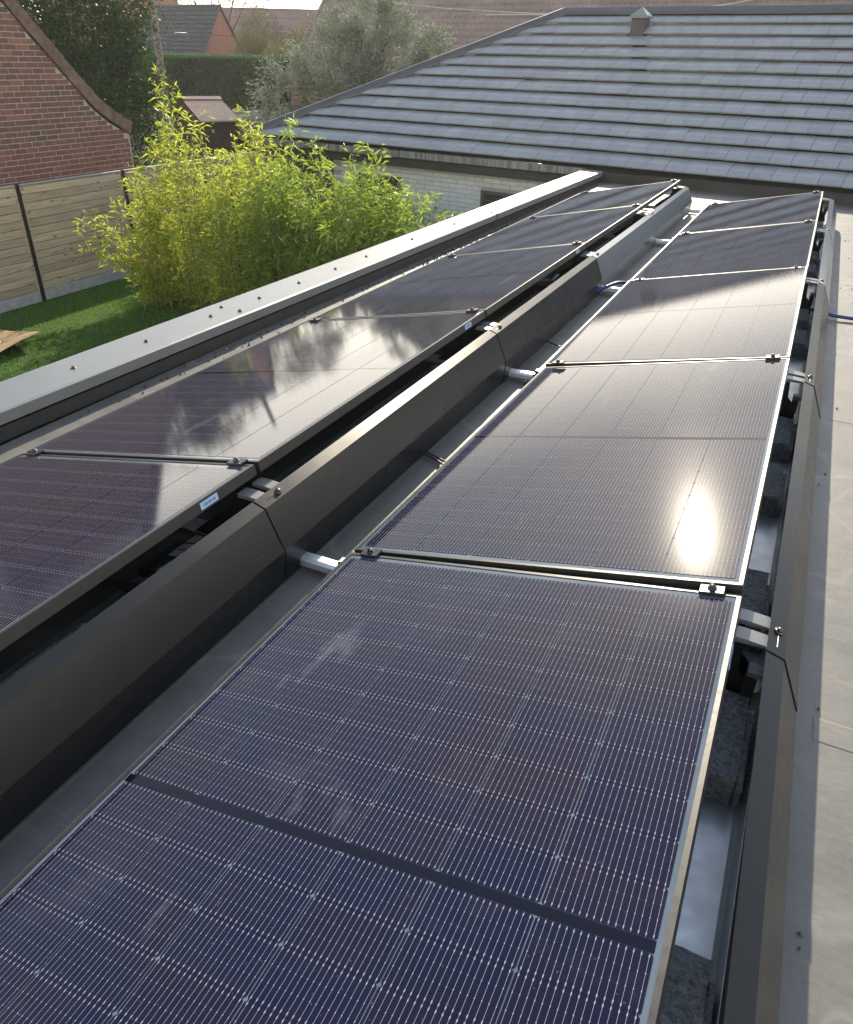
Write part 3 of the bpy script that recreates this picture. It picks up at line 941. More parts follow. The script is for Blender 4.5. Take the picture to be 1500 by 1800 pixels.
wire('cable', [(-0.30, 0.93, -0.07), (-0.20, 0.90, -0.093), (-0.10, 0.86, -0.094), (0.0, 0.80, -0.090), (0.08, 0.78, -0.08)], 0.0045, MT['cable'], 'short black cable crossing the gap before the sun glare panel', 'cable')
wire('cable', [(-0.30, 0.955, -0.075), (-0.19, 0.915, -0.092), (-0.09, 0.875, -0.092), (0.01, 0.825, -0.088), (0.08, 0.80, -0.08)], 0.004, MT['cable'], 'second thin cable lying against the short black cable in the gap', 'cable')
wire('cable', [(-0.26, 2.62, -0.08), (-0.17, 2.56, -0.093), (-0.06, 2.50, -0.093), (0.05, 2.47, -0.085)], 0.0042, MT['cable'], 'thin grey black cable crossing the gap before the pale panel', 'cable')
wire('cable', [(-0.25, 5.75, -0.085), (-0.15, 5.77, -0.085), (-0.05, 5.84, -0.07), (0.05, 5.86, -0.07)], 0.0042, MT['cable'], 'thin black cable beside the rail second from the far end', 'cable')
wire('cable', [(-0.75, -1.02, -0.095), (-0.60, -0.93, -0.094), (-0.52, -0.885, -0.092), (-0.44, -0.87, -0.085), (-0.30, -0.86, -0.08)], 0.0035, MT['cable_grey'], 'thin grey cable on the roof at the lower left of the nearest panel', 'cable')
wire('hose', [(-0.40, 3.50, -0.085), (-0.24, 3.58, -0.075), (-0.16, 3.70, -0.045), (-0.08, 3.84, -0.020), (0.0, 3.90, -0.03), (0.10, 3.94, -0.075), (0.40, 3.98, -0.088), (0.86, 3.985, -0.070), (1.24, 3.985, -0.064), (1.36, 3.99, -0.084), (1.6, 4.01, -0.088), (2.2, 4.1, -0.088), (3.0, 4.4, -0.088)],
     0.0115, MT['hose'], 'blue hose arching over the rail and running under the right row', 'hose', 10)

# ------------------------------------------------------------------ tiled house
A = Vector((-8.44, 10.657, 0.05))
ANG = math.atan2(-0.13355, 0.99104)
hs_ = empty('tiled_house', (A.x, A.y, A.z), (0, 0, ANG), 'low white brick house with a grey flat tiled hip roof', 'house')
PT = R(27.6)
cP, sP = math.cos(PT), math.sin(PT)
RUN = 4.03
HK = 1.12
NC = 12
EXP = 0.3545
TW = 0.2733


def slope(x, v, n_=0.0):    # point on the roof plane in house coordinates
    return Vector((x, v * cP - n_ * sP, v * sP + n_ * cP))


# tile: flat field, chamfered front, upright front lip, clipped side joint
def tile_profile():
    return [(0.11, -0.004), (0.10, 0.038), (0.0, 0.043), (0.0, 0.060), (0.007, 0.0655), (0.125, 0.067), (EXP + 0.02, 0.010), (EXP + 0.02, -0.004)]


tm = MB()
pr = tile_profile()
G2 = 0.0027
n_ = len(pr)
vs = [slope(G2, v, z) for v, z in pr] + [slope(TW - G2, v, z) for v, z in pr]
fs = [tuple(range(n_ - 1, -1, -1)), tuple(range(n_, 2 * n_))] + [(i, (i + 1) % n_, n_ + (i + 1) % n_, n_ + i) for i in range(n_)]
tm.add(vs, fs)
tile_me = tm.mesh('roof_tile', MT['tile'])
rest = MB()
cnt = 0
for k in range(NC):
    v0 = 0.0 + k * EXP
    x = v0 * cP * HK + 0.12
    off = 0.0
    x = math.ceil((v0 * cP * HK + 0.05) / TW) * TW - TW * (1.5 if k % 2 else 1.0)
    if x < v0 * cP * HK - TW: x += TW
    while x < 13.5:
        jit = (rng.normal(0, 0.0012), rng.normal(0, 0.0012))
        if x < v0 * cP * HK - 0.02:      # cut tile on the hip
            lo_ = [max(x + G2, (v0 + v) * cP * HK) for v, z in pr]
            hi_ = x + TW - G2
            if hi_ > lo_[0] + 0.02:
                vs = [slope(min(l_, hi_ - 0.001), v0 + v, z) for (v, z), l_ in zip(pr, lo_)] + [slope(hi_, v0 + v, z) for v, z in pr]
                rest.add(vs, fs)
        elif cnt < 299 and x < 10.1 - 0.12 * k:
            o = link('roof_tile', tile_me, hs_, slope(x, v0 + jit[0], jit[1]), (rng.normal(0, 0.003), rng.normal(0, 0.003), rng.normal(0, 0.0015)))
            cnt += 1
        else:
            rest.add([slope(x, v0, 0) + v for v in [Vector(q) for q in tm.v]], fs)
        x += TW
rest.build('roof_tile_field', MT['tile'], hs_, kind='stuff')
VT = NC * EXP
# under-roof volume (closed so that no light leaks)
RB = MB()
RB.add([(0.03, 0.02, -0.02), (14, 0.02, -0.02), (14, RUN, 2.0), (RUN * HK, RUN, 2.0), (0.03, 2 * RUN, -0.02), (14, 2 * RUN, -0.02)],
       [(0, 1, 2, 3), (0, 3, 4), (4, 3, 2, 5), (0, 4, 5, 1), (1, 5, 2)])
fix_normals(RB.build('roof_deck', MT['soffit'], hs_))
# hip and ridge capping
hd = Vector((RUN * HK, RUN, RUN * math.tan(PT)))
hdn = hd.normalized()
sd = hdn.cross(Vector((0, 0, 1))).normalized()
ud = sd.cross(hdn)


def cap(name, p, q, label=None):
    p, q = Vector(p), Vector(q)
    d = (q - p).normalized(); s1 = d.cross(Vector((0, 0, 1))).normalized(); u1 = s1.cross(d)
    pr_ = [(-0.155, -0.055), (-0.145, -0.01), (-0.055, 0.055), (0.055, 0.055), (0.145, -0.01), (0.155, -0.055)]
    vs = [p + s1 * a + u1 * b for a, b in pr_] + [q + s1 * a + u1 * b for a, b in pr_]
    m = MB().add(vs, [(0, 1, 2, 3, 4, 5), (11, 10, 9, 8, 7, 6)] + [((i + 1) % 6, i, 6 + i, 6 + (i + 1) % 6) for i in range(6)])
    return fix_normals(m.build(name, MT['hip'], hs_, label=label))


top = hd * (VT / (RUN / cP)) + Vector((0, 0, 0.055))
st0 = Vector((-0.03, -0.03, 0.04))
nseg = 6
for i in range(nseg):
    a_ = st0.lerp(top, i / nseg); b_ = st0.lerp(top, (i + 1) / nseg + 0.004)
    cap('hip_cap', a_ + ud * (0.002 * (i % 2)), b_ + ud * (0.002 * (i % 2)))
x = top.x
i = 0
while x < 13.5:
    cap('ridge_cap', (x, top.y, top.z + 0.003 * (i % 2)), (x + 1.49, top.y, top.z + 0.003 * (i % 2)))
    x += 1.49; i += 1
# gutter, fascia, soffit
MB().prism([(-0.055, -0.105), (-0.02, -0.125), (0.055, -0.125), (0.055, -0.012), (-0.055, -0.012)], 0.02, 6.52, 'x').build('gutter', MT['zinc'], hs_)
MB().box(0.04, 14, 0.056, 0.09, -0.26, -0.014).build('fascia', MT['soffit'], hs_)
MB().box(0.04, 14, 0.09, 0.36, -0.26, -0.235).build('soffit', MT['soffit'], hs_)
# walls: local wall plane y = 0.35
WY = 0.35
zb = ZG - A.z
MB().box(0.35, 14, WY + 0.012, 7.7, zb, -0.235).build('wall', MT['whitemortar'], hs_)
MB().box(0.40, 1.62, WY - 0.03, WY + 0.012, zb, -0.262).build('dark_cladding_panel', MT['darkwall'], hs_)
wins = [(2.12, 3.10, -1.9, -0.47), (4.66, 6.2, -1.7, -0.515)]
for (x0, x1, z0, z1) in wins:
    w = MB().box(x0, x0 + 0.055, WY - 0.004, WY + 0.03, z0, z1)
    w.box(x1 - 0.055, x1, WY - 0.004, WY + 0.03, z0, z1).box(x0 + 0.055, x1 - 0.055, WY - 0.004, WY + 0.03, z1 - 0.055, z1).box(x0 + 0.055, x1 - 0.055, WY - 0.004, WY + 0.03, z0, z0 + 0.055)
    wf = w.build('window_frame', MT['pvc'], hs_)
    zz = z1 - 0.057
    while zz > z0 + 0.12:
        MB().prism([(WY + 0.012, zz), (WY + 0.004, zz - 0.012), (WY + 0.004, zz - 0.034), (WY + 0.012, zz - 0.042)], x0 + 0.055, x1 - 0.055, 'x').build('shutter_slat', MT['shutter'], wf)
        zz -= 0.044
bh, bw = 0.068, 0.322
bk_me = MB().bbox(0.004, bw - 0.004, WY, WY + 0.02, 0.004, bh - 0.004, 0.003).mesh('brick', MT['whitebrick'])
nb = 0
restw = MB()
zr = -0.262 - bh
rown = 0
while zr > -1.75:
    xx = 1.64 - (bw / 2 if rown % 2 else 0)
    while xx < 6.6:
        if xx >= 1.62 and not any(x0 - bw < xx < x1 and zr + bh > z0 and zr < z1 for x0, x1, z0, z1 in wins):
            if nb < 290 and zr > -1.3:
                link('brick', bk_me, hs_, (xx, rng.normal(0, 0.0015), zr)); nb += 1
            else:
                restw.bbox(xx + 0.004, xx + bw - 0.004, WY, WY + 0.02, zr + 0.004, zr + bh - 0.004, 0.003)
        elif xx >= 1.62 and xx < 6.2:
            for x0, x1, z0, z1 in wins:   # closers beside the openings
                if xx < x0 - 0.03 and xx + bw > x0 and zr < z1:
                    restw.bbox(xx + 0.004, x0 - 0.004, WY, WY + 0.02, zr + 0.004, zr + bh - 0.004, 0.003)
                if xx < x1 and xx + bw > x1 + 0.03 and zr < z1:
                    restw.bbox(x1 + 0.004, xx + bw - 0.004, WY, WY + 0.02, zr + 0.004, zr + bh - 0.004, 0.003)
        xx += bw
    zr -= bh; rown += 1
restw.build('brickwork', MT['whitebrick'], hs_, kind='stuff')
# roof vent
v = empty('roof_vent', (0, 0, 0), label='square dark roof vent with a grey pyramid cap near the ridge', cat='vent')
base = hs_.matrix_world
v.location = Matrix.Translation(A) @ Matrix.Rotation(ANG, 4, 'Z') @ slope(5.86, 3.62, 0.0)
v.rotation_euler = (0, 0, ANG)
MB().box(-0.115, 0.115, -0.10, 0.12, -0.05, 0.24).build('vent_shaft', MT['terracotta'], v)
m = MB()
c4 = [(-0.145, -0.14, 0.22), (0.145, -0.14, 0.22), (0.145, 0.16, 0.22), (-0.145, 0.16, 0.22)]
m.add(c4 + [(x_, y_, 0.255) for x_, y_, z_ in c4] + [(0, 0.01, 0.38)], [(3, 2, 1, 0), (0, 1, 5, 4), (1, 2, 6, 5), (2, 3, 7, 6), (3, 0, 4, 7), (4, 5, 8), (5, 6, 8), (6, 7, 8), (7, 4, 8)])
fix_normals(m.build('vent_cap', MT['ventcap'], v))
MB().prism([(-0.20, -0.085), (0.18, 0.105), (0.18, 0.117), (-0.20, -0.073)], -0.17, 0.17, 'x').build('flashing', MT['hip'], v)

# ------------------------------------------------------------------ fence
FX = -10.80
fn = empty('garden_fence', (FX, 0, ZG), label='pine board fence with black posts and pale base along the lawn', cat='fence')
py = [0.42, 2.76, 5.10, 7.43, 9.74, 12.02, 14.22]
for y in py:
    MB().bbox(-0.035, 0.035, y - 0.035, y + 0.035, 0, 1.905, 0.004).build('post', MT['post'], fn)
for a, b in zip(py[:-1], py[1:]):
    L = b - a - 0.078
    MB().bbox(-0.022, 0.022, 0, L, 0, 0.185, 0.004).build('base_plank', MT['plank_concrete'], fn, (0, a + 0.039, 0))
    z = 0.187
    bme = MB().bbox(-0.014, 0.014, 0, L, 0.003, 0.126, 0.008).mesh('fence_board', MT['board'])
    for j in range(13):
        link('fence_board', bme, fn, (rng.normal(0, 0.0012), a + 0.039, z + j * 0.129))
    MB().bbox(-0.028, 0.028, 0, L, 1.866, 1.900, 0.004).build('cap_rail', MT['alu'], fn, (0, a + 0.039, 0))
    for yy in (0.0, L - 0.03):
        MB().box(0.0142, 0.022, yy, yy + 0.03, 0.187, 1.866).build('edge_batten', MT['board'], fn, (0, a + 0.039, 0))

# ------------------------------------------------------------------ brick house with curved verge
bhs = empty('brick_house', (-11.14, 0, ZG), label='old red brick gable wall with curving tiled verge behind the fence', cat='house')
vi = [(5.0, 5.45), (8.19, 1.95), (8.33, 1.80), (8.75, 1.32), (9.30, 0.77), (9.61, 0.42), (9.95, 0.17), (10.42, -0.06)]
poly = [(0.0, 0), (10.40, 0)] + [(y, z - ZG) for y, z in reversed(vi)] + [(0.0, 5.45 - ZG)]
m = MB().prism(poly, -6.0, 0.0, 'x')
fix_normals(m.build('wall', MT['mortar'], bhs))
bl_, bh_ = 0.232, 0.0832
BL, BHt = 0.222, 0.0722
bk = MB().bbox(-0.02, 0.006, 0, BL, 0, BHt, 0.004).mesh('brick', MT['brick'])
hk = MB().bbox(-0.02, 0.006, 0, BL * 0.5 - 0.005, 0, BHt, 0.004).mesh('brick', MT['brick'])


def vz(y):
    for (a, za), (b, zb_) in zip(vi[:-1], vi[1:]):
        if a <= y <= b:
            return za + (zb_ - za) * (y - a) / (b - a)
    return 9


nb = 0
restb = MB()
row = 0
z = -0.70
allb = []
while z < 3.0:
    y = 10.39 - (0.11 if row % 2 else 0.0) + rng.normal(0, 0.006)
    if row % 2 and z < vz(10.38) - bh_:
        allb.append((10.39 - 0.106, z, 'half'))
    while y > 4.5:
        y -= bl_
        if z + bh_ * 0.5 < vz(min(y + BL * 0.35, 10.40)):
            allb.append((y, z, 'full'))
    z += bh_; row += 1
vis = sorted(allb, key=lambda b_: -(b_[0] + 0.55 * b_[1]) if False else (0 if (b_[0] > 7.25 and b_[1] < 2.05) else 1))
for (y, z, kd) in vis:
    if nb < 299:
        link('brick', hk if kd == 'half' else bk, bhs, (rng.normal(0, 0.0012), y + rng.normal(0, 0.002), z - ZG), (0, 0, rng.normal(0, 0.004))); nb += 1
    else:
        restb.bbox(-0.02, 0.006 + rng.normal(0, 0.001), y, y + (BL if kd == 'full' else BL * 0.48), z - ZG, z - ZG + BHt, 0.004)
restb.build('brickwork', MT['brick'], bhs, kind='stuff')
vo_ = [(5.3, 5.55), (8.43, 1.99), (8.59, 1.79), (8.91, 1.47), (9.22, 1.13), (9.53, 0.80), (9.89, 0.47), (10.20, 0.28), (10.50, 0.13)]
# verge tiles: stepped, each overlapping the one below


def along(c, s):
    acc = 0
    for (a, za), (b, zb_) in zip(c[:-1], c[1:]):
        d = math.hypot(b - a, zb_ - za)
        if acc + d >= s:
            u = (s - acc) / d
            return np.array([a + (b - a) * u, za + (zb_ - za) * u])
        acc += d
    return np.array(c[-1])


Ltot = sum(math.hypot(b[0] - a[0], b[1] - a[1]) for a, b in zip(vo_[:-1], vo_[1:]))
s_ = Ltot
while s_ > 0.4:
    p0, p1 = along(vo_, s_), along(vo_, s_ - 0.262)
    d = (p1 - p0) / np.linalg.norm(p1 - p0); nn = np.array([d[1], -d[0]]);
    if nn[1] < 0: nn = -nn
    q = [p0 + nn * 0.028, p1 + nn * 0.008, p1 - nn * 0.185, p0 - nn * 0.180]
    m = MB().prism([(a, b - ZG) for a, b in q], -0.19, 0.055 + rng.normal(0, 0.003), 'x')
    fix_normals(m.build('verge_tile', MT['verge'], bhs))
    s_ -= 0.245
rp = [(y + 0.0, z + 0.0 - ZG) for y, z in vo_] + [(y - 0.04, z - 0.08 - ZG) for y, z in reversed(vo_)]
fix_normals(MB().prism(rp, -6.2, -0.19, 'x').build('roof', MT['clayroof'], bhs))
MB().tube([(-0.05, 10.50, 0.07 - ZG), (-6, 10.50, 0.07 - ZG)], 0.06, 10).build('gutter', MT['zinc'], bhs)

# ------------------------------------------------------------------ shed, rubble, low wall behind the fence
P2 = Vector((-13.39, 15.12, -0.15))
sh = empty('garden_shed', (P2.x, P2.y, ZG), (0, 0, R(90 - 33)), 'dark brown garden shed with ribbed faded red roof', 'shed')
# local x = along the ridge, local +y = left across the gable
EZ = P2.z - ZG
WS, LS, RS = 3.0, 1.05, 0.42
m = MB()
m.prism([(0.12, 0), (WS - 0.12, 0), (WS - 0.12, EZ - 0.02), (WS / 2, EZ + RS - 0.09), (0.12, EZ - 0.02)], 0.10, LS - 0.06, 'x')
fix_normals(m.build('wall', MT['shed'], sh))
nc = 15
for k in range(17):
    y_ = 0.16 + k * 0.162
    MB().box(0.086, 0.0995, y_, y_ + 0.154, 0.02, min(EZ - 0.05, EZ + RS - 0.14 - abs(y_ + 0.077 - WS / 2) * 0.28) - 0.0).build('wall_board', MT['shed'], sh)
cv_, cf_ = [], []
for k in range(nc * 4 + 1):
    xx = LS * k / (nc * 4)
    w_ = 0.016 * math.cos(2 * math.pi * k / 4)
    cv_ += [(xx, -0.06, EZ - 0.03 + w_), (xx, WS / 2, EZ + RS + w_), (xx, WS + 0.06, EZ - 0.03 + w_)]
for k in range(nc * 4):
    a = k * 3
    cf_ += [(a, a + 3, a + 4, a + 1), (a + 1, a + 4, a + 5, a + 2)]
b_ = len(cv_)
cv_ += [(x_, y_, z_ - 0.02) for x_, y_, z_ in cv_]
cf_ += [(f3 + b_, f2 + b_, f1 + b_, f0 + b_) for f0, f1, f2, f3 in cf_]
MB().add(cv_, cf_, True).build('roof_sheet', MT['shedroof'], sh)
for k in range(5):
    MB().prism([(WS / 2 - 0.15, EZ + RS - 0.012), (WS / 2, EZ + RS + 0.05), (WS / 2 + 0.15, EZ + RS - 0.012), (WS / 2 + 0.14, EZ + RS - 0.03), (WS / 2, EZ + RS + 0.03), (WS / 2 - 0.14, EZ + RS - 0.03)], k * LS / 5 + 0.004, (k + 1) * LS / 5 + 0.01, 'x').build('ridge_tile', MT['shedroof'], sh)
for sgn in (0, 1):
    pr_ = [(-0.07, EZ - 0.05), (WS / 2, EZ + RS - 0.02), (WS + 0.07, EZ - 0.05), (WS + 0.07, EZ - 0.15), (WS / 2, EZ + RS - 0.12), (-0.07, EZ - 0.15)]
    fix_normals(MB().prism(pr_, LS if sgn else -0.03, LS + 0.03 if sgn else 0.0, 'x').build('barge_board', MT['greywood'] if sgn else MT['shed'], sh))
MB().box(0.30, 0.36, 0.085, 0.118, EZ - 0.30, EZ - 0.22).build('wall_plate', MT['greywood'], sh)

lwl = empty('garden_wall', (-20.3, 19.5, ZG), (0, 0, math.atan2(21.79 - 19.5, -15.29 + 20.3)), 'low grey concrete panel wall with pale cap in front of the hedge', 'wall')
MB().box(0, 6.5, -0.03, 0.03, 0, 2.13).build('wall_panel', MT['plank_concrete'], lwl)
MB().bbox(0, 6.5, -0.06, 0.06, 2.13, 2.18, 0.01).build('wall_cap', MT['alu'], lwl)
for k in range(4):
    MB().bbox(k * 2.0 + 0.3, k * 2.0 + 0.42, -0.07, 0.07, 0, 2.20, 0.01).build('post', MT['plank_concrete'], lwl)
# rubble heap
hb = MB()
for i in range(150):
    u = rng.uniform(0, 1); r_ = abs(rng.normal(0, 0.5))
    th = rng.uniform(0, 6.28)
    c = Vector((-13.45 + r_ * 1.6 * math.cos(th), 17.3 + r_ * 0.9 * math.sin(th), 0))
    c.z = -0.30 - 0.62 * r_ + rng.normal(0, 0.04)
    s1 = rng.uniform(0.05, 0.16)
    mtx = Matrix.Translation(c) @ Matrix.Rotation(rng.uniform(0, 3), 4, 'Z') @ Matrix.Rotation(rng.uniform(-0.6, 0.6), 4, 'X')
    hb.box(-s1, s1, -s1 * rng.uniform(0.4, 0.9), s1 * 0.6, -s1 * 0.4, s1 * 0.35, mtx)
rbh = empty('rubble_heap', (0, 0, 0), label='heap of pale broken rubble beside the shed roof', cat='rubble')
hb.build('rubble', MT['rubble'], rbh, kind='stuff')
MB().add([(-15.6, 16.4, ZG), (-11.2, 16.6, ZG), (-11.0, 18.4, ZG), (-15.4, 18.6, ZG), (-14.0, 17.2, -0.38), (-12.9, 17.2, -0.40), (-12.9, 17.6, -0.36), (-14.0, 17.6, -0.36)],
         [(0, 1, 5, 4), (1, 2, 6, 5), (2, 3, 7, 6), (3, 0, 4, 7), (4, 5, 6, 7)]).build('heap_core', MT['bark'], rbh)

# cardboard on the lawn
cb_ = empty('cardboard_sheet', (-8.83, 5.77, ZG), (0, 0, R(0)), 'curled torn cardboard sheet lying on the lawn by the fence', 'cardboard')
nx_, ny_ = 14, 10
ux, uy = Vector((-1.42, 0.13, 0)), Vector((0.05, -0.82, 0))
grid = []
for j in range(ny_ + 1):
    for i in range(nx_ + 1):
        u, w_ = i / nx_, j / ny_
        z_ = 0.03 + 0.19 * (1 - u) ** 2.0 * (0.55 + 0.45 * (1 - w_)) + 0.11 * max(0, u - 0.55) + 0.018 * math.sin(5 * u + 3 * w_)
        p = ux * u + uy * w_
        grid.append((p.x, p.y, z_))
fs = [(j * (nx_ + 1) + i, j * (nx_ + 1) + i + 1, (j + 1) * (nx_ + 1) + i + 1, (j + 1) * (nx_ + 1) + i) for j in range(ny_) for i in range(nx_)]
q = len(grid)
fs2 = fs + [tuple(q + i for i in reversed(f)) for f in fs]
edge = [i for i in range(nx_ + 1)] + [j * (nx_ + 1) + nx_ for j in range(1, ny_ + 1)] + [ny_ * (nx_ + 1) + i for i in range(nx_ - 1, -1, -1)] + [j * (nx_ + 1) for j in range(ny_ - 1, 0, -1)]
fs2 += [(edge[i], edge[(i + 1) % len(edge)], q + edge[(i + 1) % len(edge)], q + edge[i]) for i in range(len(edge))]
fix_normals(MB().add(grid + [(x_, y_, z_ - 0.006) for x_, y_, z_ in grid], fs2).build('cardboard', MT['card'], cb_))
pf = [f for k, f in enumerate(fs) if 5 <= k // nx_ <= 9 and 4 <= k % nx_ <= 10]
MB().add([(x_, y_, z_ + 0.003) for x_, y_, z_ in grid], pf).build('paper_label', MT['paper'], cb_)

# ------------------------------------------------------------------ far buildings
# big brown roof behind the tiled house
br = empty('barn', (-20.77, 29.35, 0.3), (0, 0, math.atan2(-0.134, 0.991)), 'large old building with a broad brown tiled roof behind the tiled house', 'building')
SLP = 0.80
TWb, EXb = 0.21, 0.30
Wb, Lb = 42.0, 8.1
nxp = int(Wb / TWb)
prof = []
for i in range(nxp):
    x_ = i * TWb
    prof += [(x_, 0.0), (x_ + TWb * 0.55, -0.014), (x_ + TWb * 0.62, 0.010), (x_ + TWb * 0.86, 0.034)]
prof = np.array(prof)
rows = int(Lb / EXb)
Vs, Fs = [], []
o = 0
npf = len(prof)
for r_ in range(rows):
    v0, v1 = r_ * EXb, (r_ + 1) * EXb + 0.02
    for (vv, hh) in ((v0, 0.0), (v0, 0.045), (v1, 0.012)):
        wob = rng.normal(0, 0.006, npf // 4).repeat(4)
        hgt = hh + prof[:, 1] * (0 if (vv == v0 and hh == 0) else 1) + wob * (hh > 0.04)
        Vs.append(np.stack([prof[:, 0], vv * math.cos(SLP) - hgt * math.sin(SLP), vv * math.sin(SLP) + hgt * math.cos(SLP)], 1))
    a = np.arange(npf - 1)
    for b0, b1 in ((0, npf), (npf, 2 * npf)):
        Fs.append(np.stack([o + b0 + a, o + b0 + a + 1, o + b1 + a + 1, o + b1 + a], 1))
    o += 3 * npf
ro = link('roof_tile_field', np_mesh('roof_tile_field', np.concatenate(Vs), np.concatenate(Fs), MT['brownroof']), br)
ro['kind'] = 'stuff'
RY, RZ = Lb * math.cos(SLP), Lb * math.sin(SLP)
fix_normals(MB().prism([(0.3, -2.8), (2 * RY - 0.3, -2.8), (2 * RY - 0.3, 0.0), (RY, RZ - 0.15), (0.3, 0.0)], 0.1, Wb - 0.1, 'x').build('wall', MT['render_orange'], br))
fix_normals(MB().prism([(RY, RZ), (2 * RY + 0.1, -0.1), (2 * RY + 0.1, -0.2), (RY, RZ - 0.12)], 0, Wb, 'x').build('rear_roof', MT['brownroof'], br))
for k in range(27):
    v0 = k * EXb
    MB().prism([(v0 * math.cos(SLP) - 0.05, v0 * math.sin(SLP) + 0.05), ((v0 + EXb) * math.cos(SLP) - 0.04, (v0 + EXb) * math.sin(SLP) + 0.04), ((v0 + EXb) * math.cos(SLP) + 0.05, (v0 + EXb) * math.sin(SLP) - 0.06), (v0 * math.cos(SLP) + 0.05, v0 * math.sin(SLP) - 0.06)], -0.10, 0.02, 'x').build('verge_tile', MT['brownroof'], br)

# dark roofed orange house
def far_house(name, loc, rotz, L, W, eave, rise, label, wallm, roofm, courses=10, over=0.15):
    h = empty(name, loc, (0, 0, rotz), label, 'house')
    fix_normals(MB().prism([(0, 0), (W, 0), (W, eave), (W / 2, eave + rise - 0.05), (0, eave)], 0, L, 'x').build('wall', wallm, h))
    sl = math.hypot(W / 2, rise)
    c_, s_ = (W / 2) / sl, rise / sl
    for side in (0, 1):
        m = MB()
        for k in range(courses):
            a, b = -over + k * (sl + over) / courses, -over + (k + 1) * (sl + over) / courses + 0.02
            pr_ = [(a * c_ - 0.075 * s_, a * s_ + 0.075 * c_), (b * c_ - 0.02 * s_, b * s_ + 0.02 * c_), (b * c_, b * s_), (a * c_, a * s_)]
            pr_ = [(y_ if side == 0 else W - y_, z_ + eave) for y_, z_ in pr_]
            nn = max(2, int(L / 0.33))
            m.prism(pr_, -0.12, L + 0.12, 'x')
            if side == 0 and courses >= 8:
                for q_ in range(nn):
                    xx = -0.1 + q_ * (L + 0.2) / nn
                    pq = [(a * c_ - 0.10 * s_, a * s_ + 0.10 * c_), (b * c_ - 0.045 * s_, b * s_ + 0.045 * c_), (b * c_ - 0.02 * s_, b * s_ + 0.02 * c_), (a * c_ - 0.07 * s_, a * s_ + 0.07 * c_)]
                    m.prism([(y_, z_ + eave) for y_, z_ in pq], xx, xx + 0.12, 'x')
        o = fix_normals(m.build('roof_slope', roofm, h))
    MB().tube([(-0.14, W / 2, eave + rise + 0.05), (L + 0.14, W / 2, eave + rise + 0.05)], 0.10, 8).build('ridge_cap', roofm, h)
    return h


far_house('orange_house', (-33.75 - 5.2, 38.67, ZG), 0.0, 5.2, 6.0, 2.4, 3.75, 'small orange brick house with steep dark tiled roof beyond the hedge', MT['render_orange'], MT['darkrooftile'], 17)
oh = empty('tall_orange_house', (-47.2, 40.6, ZG), (0, 0, math.atan2(1.4, 2.89)), 'taller orange brick house wall rising behind the dark tiled roof, beside the laurel tree', 'house')
fix_normals(MB().prism([(0, 0), (7, 0), (7, 7.4), (3.5, 10.4), (0, 7.4)], 0, 6.9, 'x').build('wall', MT['render_orange'], oh))
fix_normals(MB().prism([(-0.4, 7.1), (3.5, 10.45), (7.4, 7.1), (7.4, 7.3), (3.5, 10.7), (-0.4, 7.3)], -0.2, 7.1, 'x').build('roof', MT['darkrooftile'], oh))
far_house('long_house', (-60.0, 60.5, ZG), math.atan2(3.15, 6.71), 40.0, 8.0, 3.4, 4.0, 'long low house with dull red roof farthest away below the sky', MT['plaster'], MT['purpleroof'], 6)

# ------------------------------------------------------------------ utility pole and overhead wires
up_ = empty('utility_pole', (-20.88, 22.03, ZG), label='grey wooden utility pole standing before the hedge', cat='pole')
MB().tube([(0, 0, 0), (0.05, 0, 3.0), (0.10, 0, 6.2), (0.13, 0, 7.6)], [0.15, 0.125, 0.10, 0.09], 12).build('pole_shaft', MT['polewood'], up_)
MB().tube([(-0.4, 0.0, 5.75), (0.55, 0.05, 5.75)], 0.03, 6).build('cross_bar', MT['polewood'], up_)
MB().tube([(0.02, -0.13, 0.5), (0.08, -0.11, 2.7)], 0.03, 6).build('cable_guard', MT['galv'], up_)
wire('overhead_wire', [(-22.5, 14.6, 3.6), (-10.16, 19.71, 2.55), (-8.76, 20.3, 2.45), (-6.56, 21.31, 2.38), (-4.2, 22.4, 2.30)], 0.012, MT['wirelight'], 'sagging wire crossing in front of the big brown roof, left of the ridge end', 'wire', 6)
wire('overhead_wire', [(-8.0, 20.6, 2.33), (-5.33, 21.9, 2.42), (-3.32, 22.94, 2.58), (-1.6, 23.89, 2.84), (3.0, 26.2, 3.9)], 0.016, MT['wirelight'], 'pale wire rising to the right above the ridge of the tiled house', 'wire', 6)
wire('overhead_wire', [(-20.8, 22.0, 3.2), (-27, 30, 2.1), (-33.75, 38.6, 2.25), (-30, 45, 2.0), (-22, 55, 1.6)], 0.014, MT['cable'], 'thin dark wire running from the pole past the orange gable', 'wire', 6)


# ------------------------------------------------------------------ vegetation
def crown_points(blobs, ncl, per, sig, shell=0.55):
    vol = np.array([b[3] * b[4] * b[5] for b in blobs]) ** 0.75
    pick = rng.choice(len(blobs), ncl, p=vol / vol.sum())
    B = np.array(blobs)[pick]
    d = unit(rng.normal(size=(ncl, 3)))
    rr = rng.uniform(shell, 1.05, ncl)[:, None]
    C_ = B[:, :3] + d * rr * B[:, 3:]
    k = rng.integers(int(per * 0.5), int(per * 1.5), ncl)
    idx = np.repeat(np.arange(ncl), k)
    s = (sig * rng.uniform(0.6, 1.5, ncl))[idx, None]
    off = rng.normal(size=(len(idx), 3)) * s
    P = C_[idx] + off
    out = unit(d[idx] * 0.6 + unit(off) * 0.8 + rng.normal(size=(len(idx), 3)) * 0.45)
    return C_, P, out


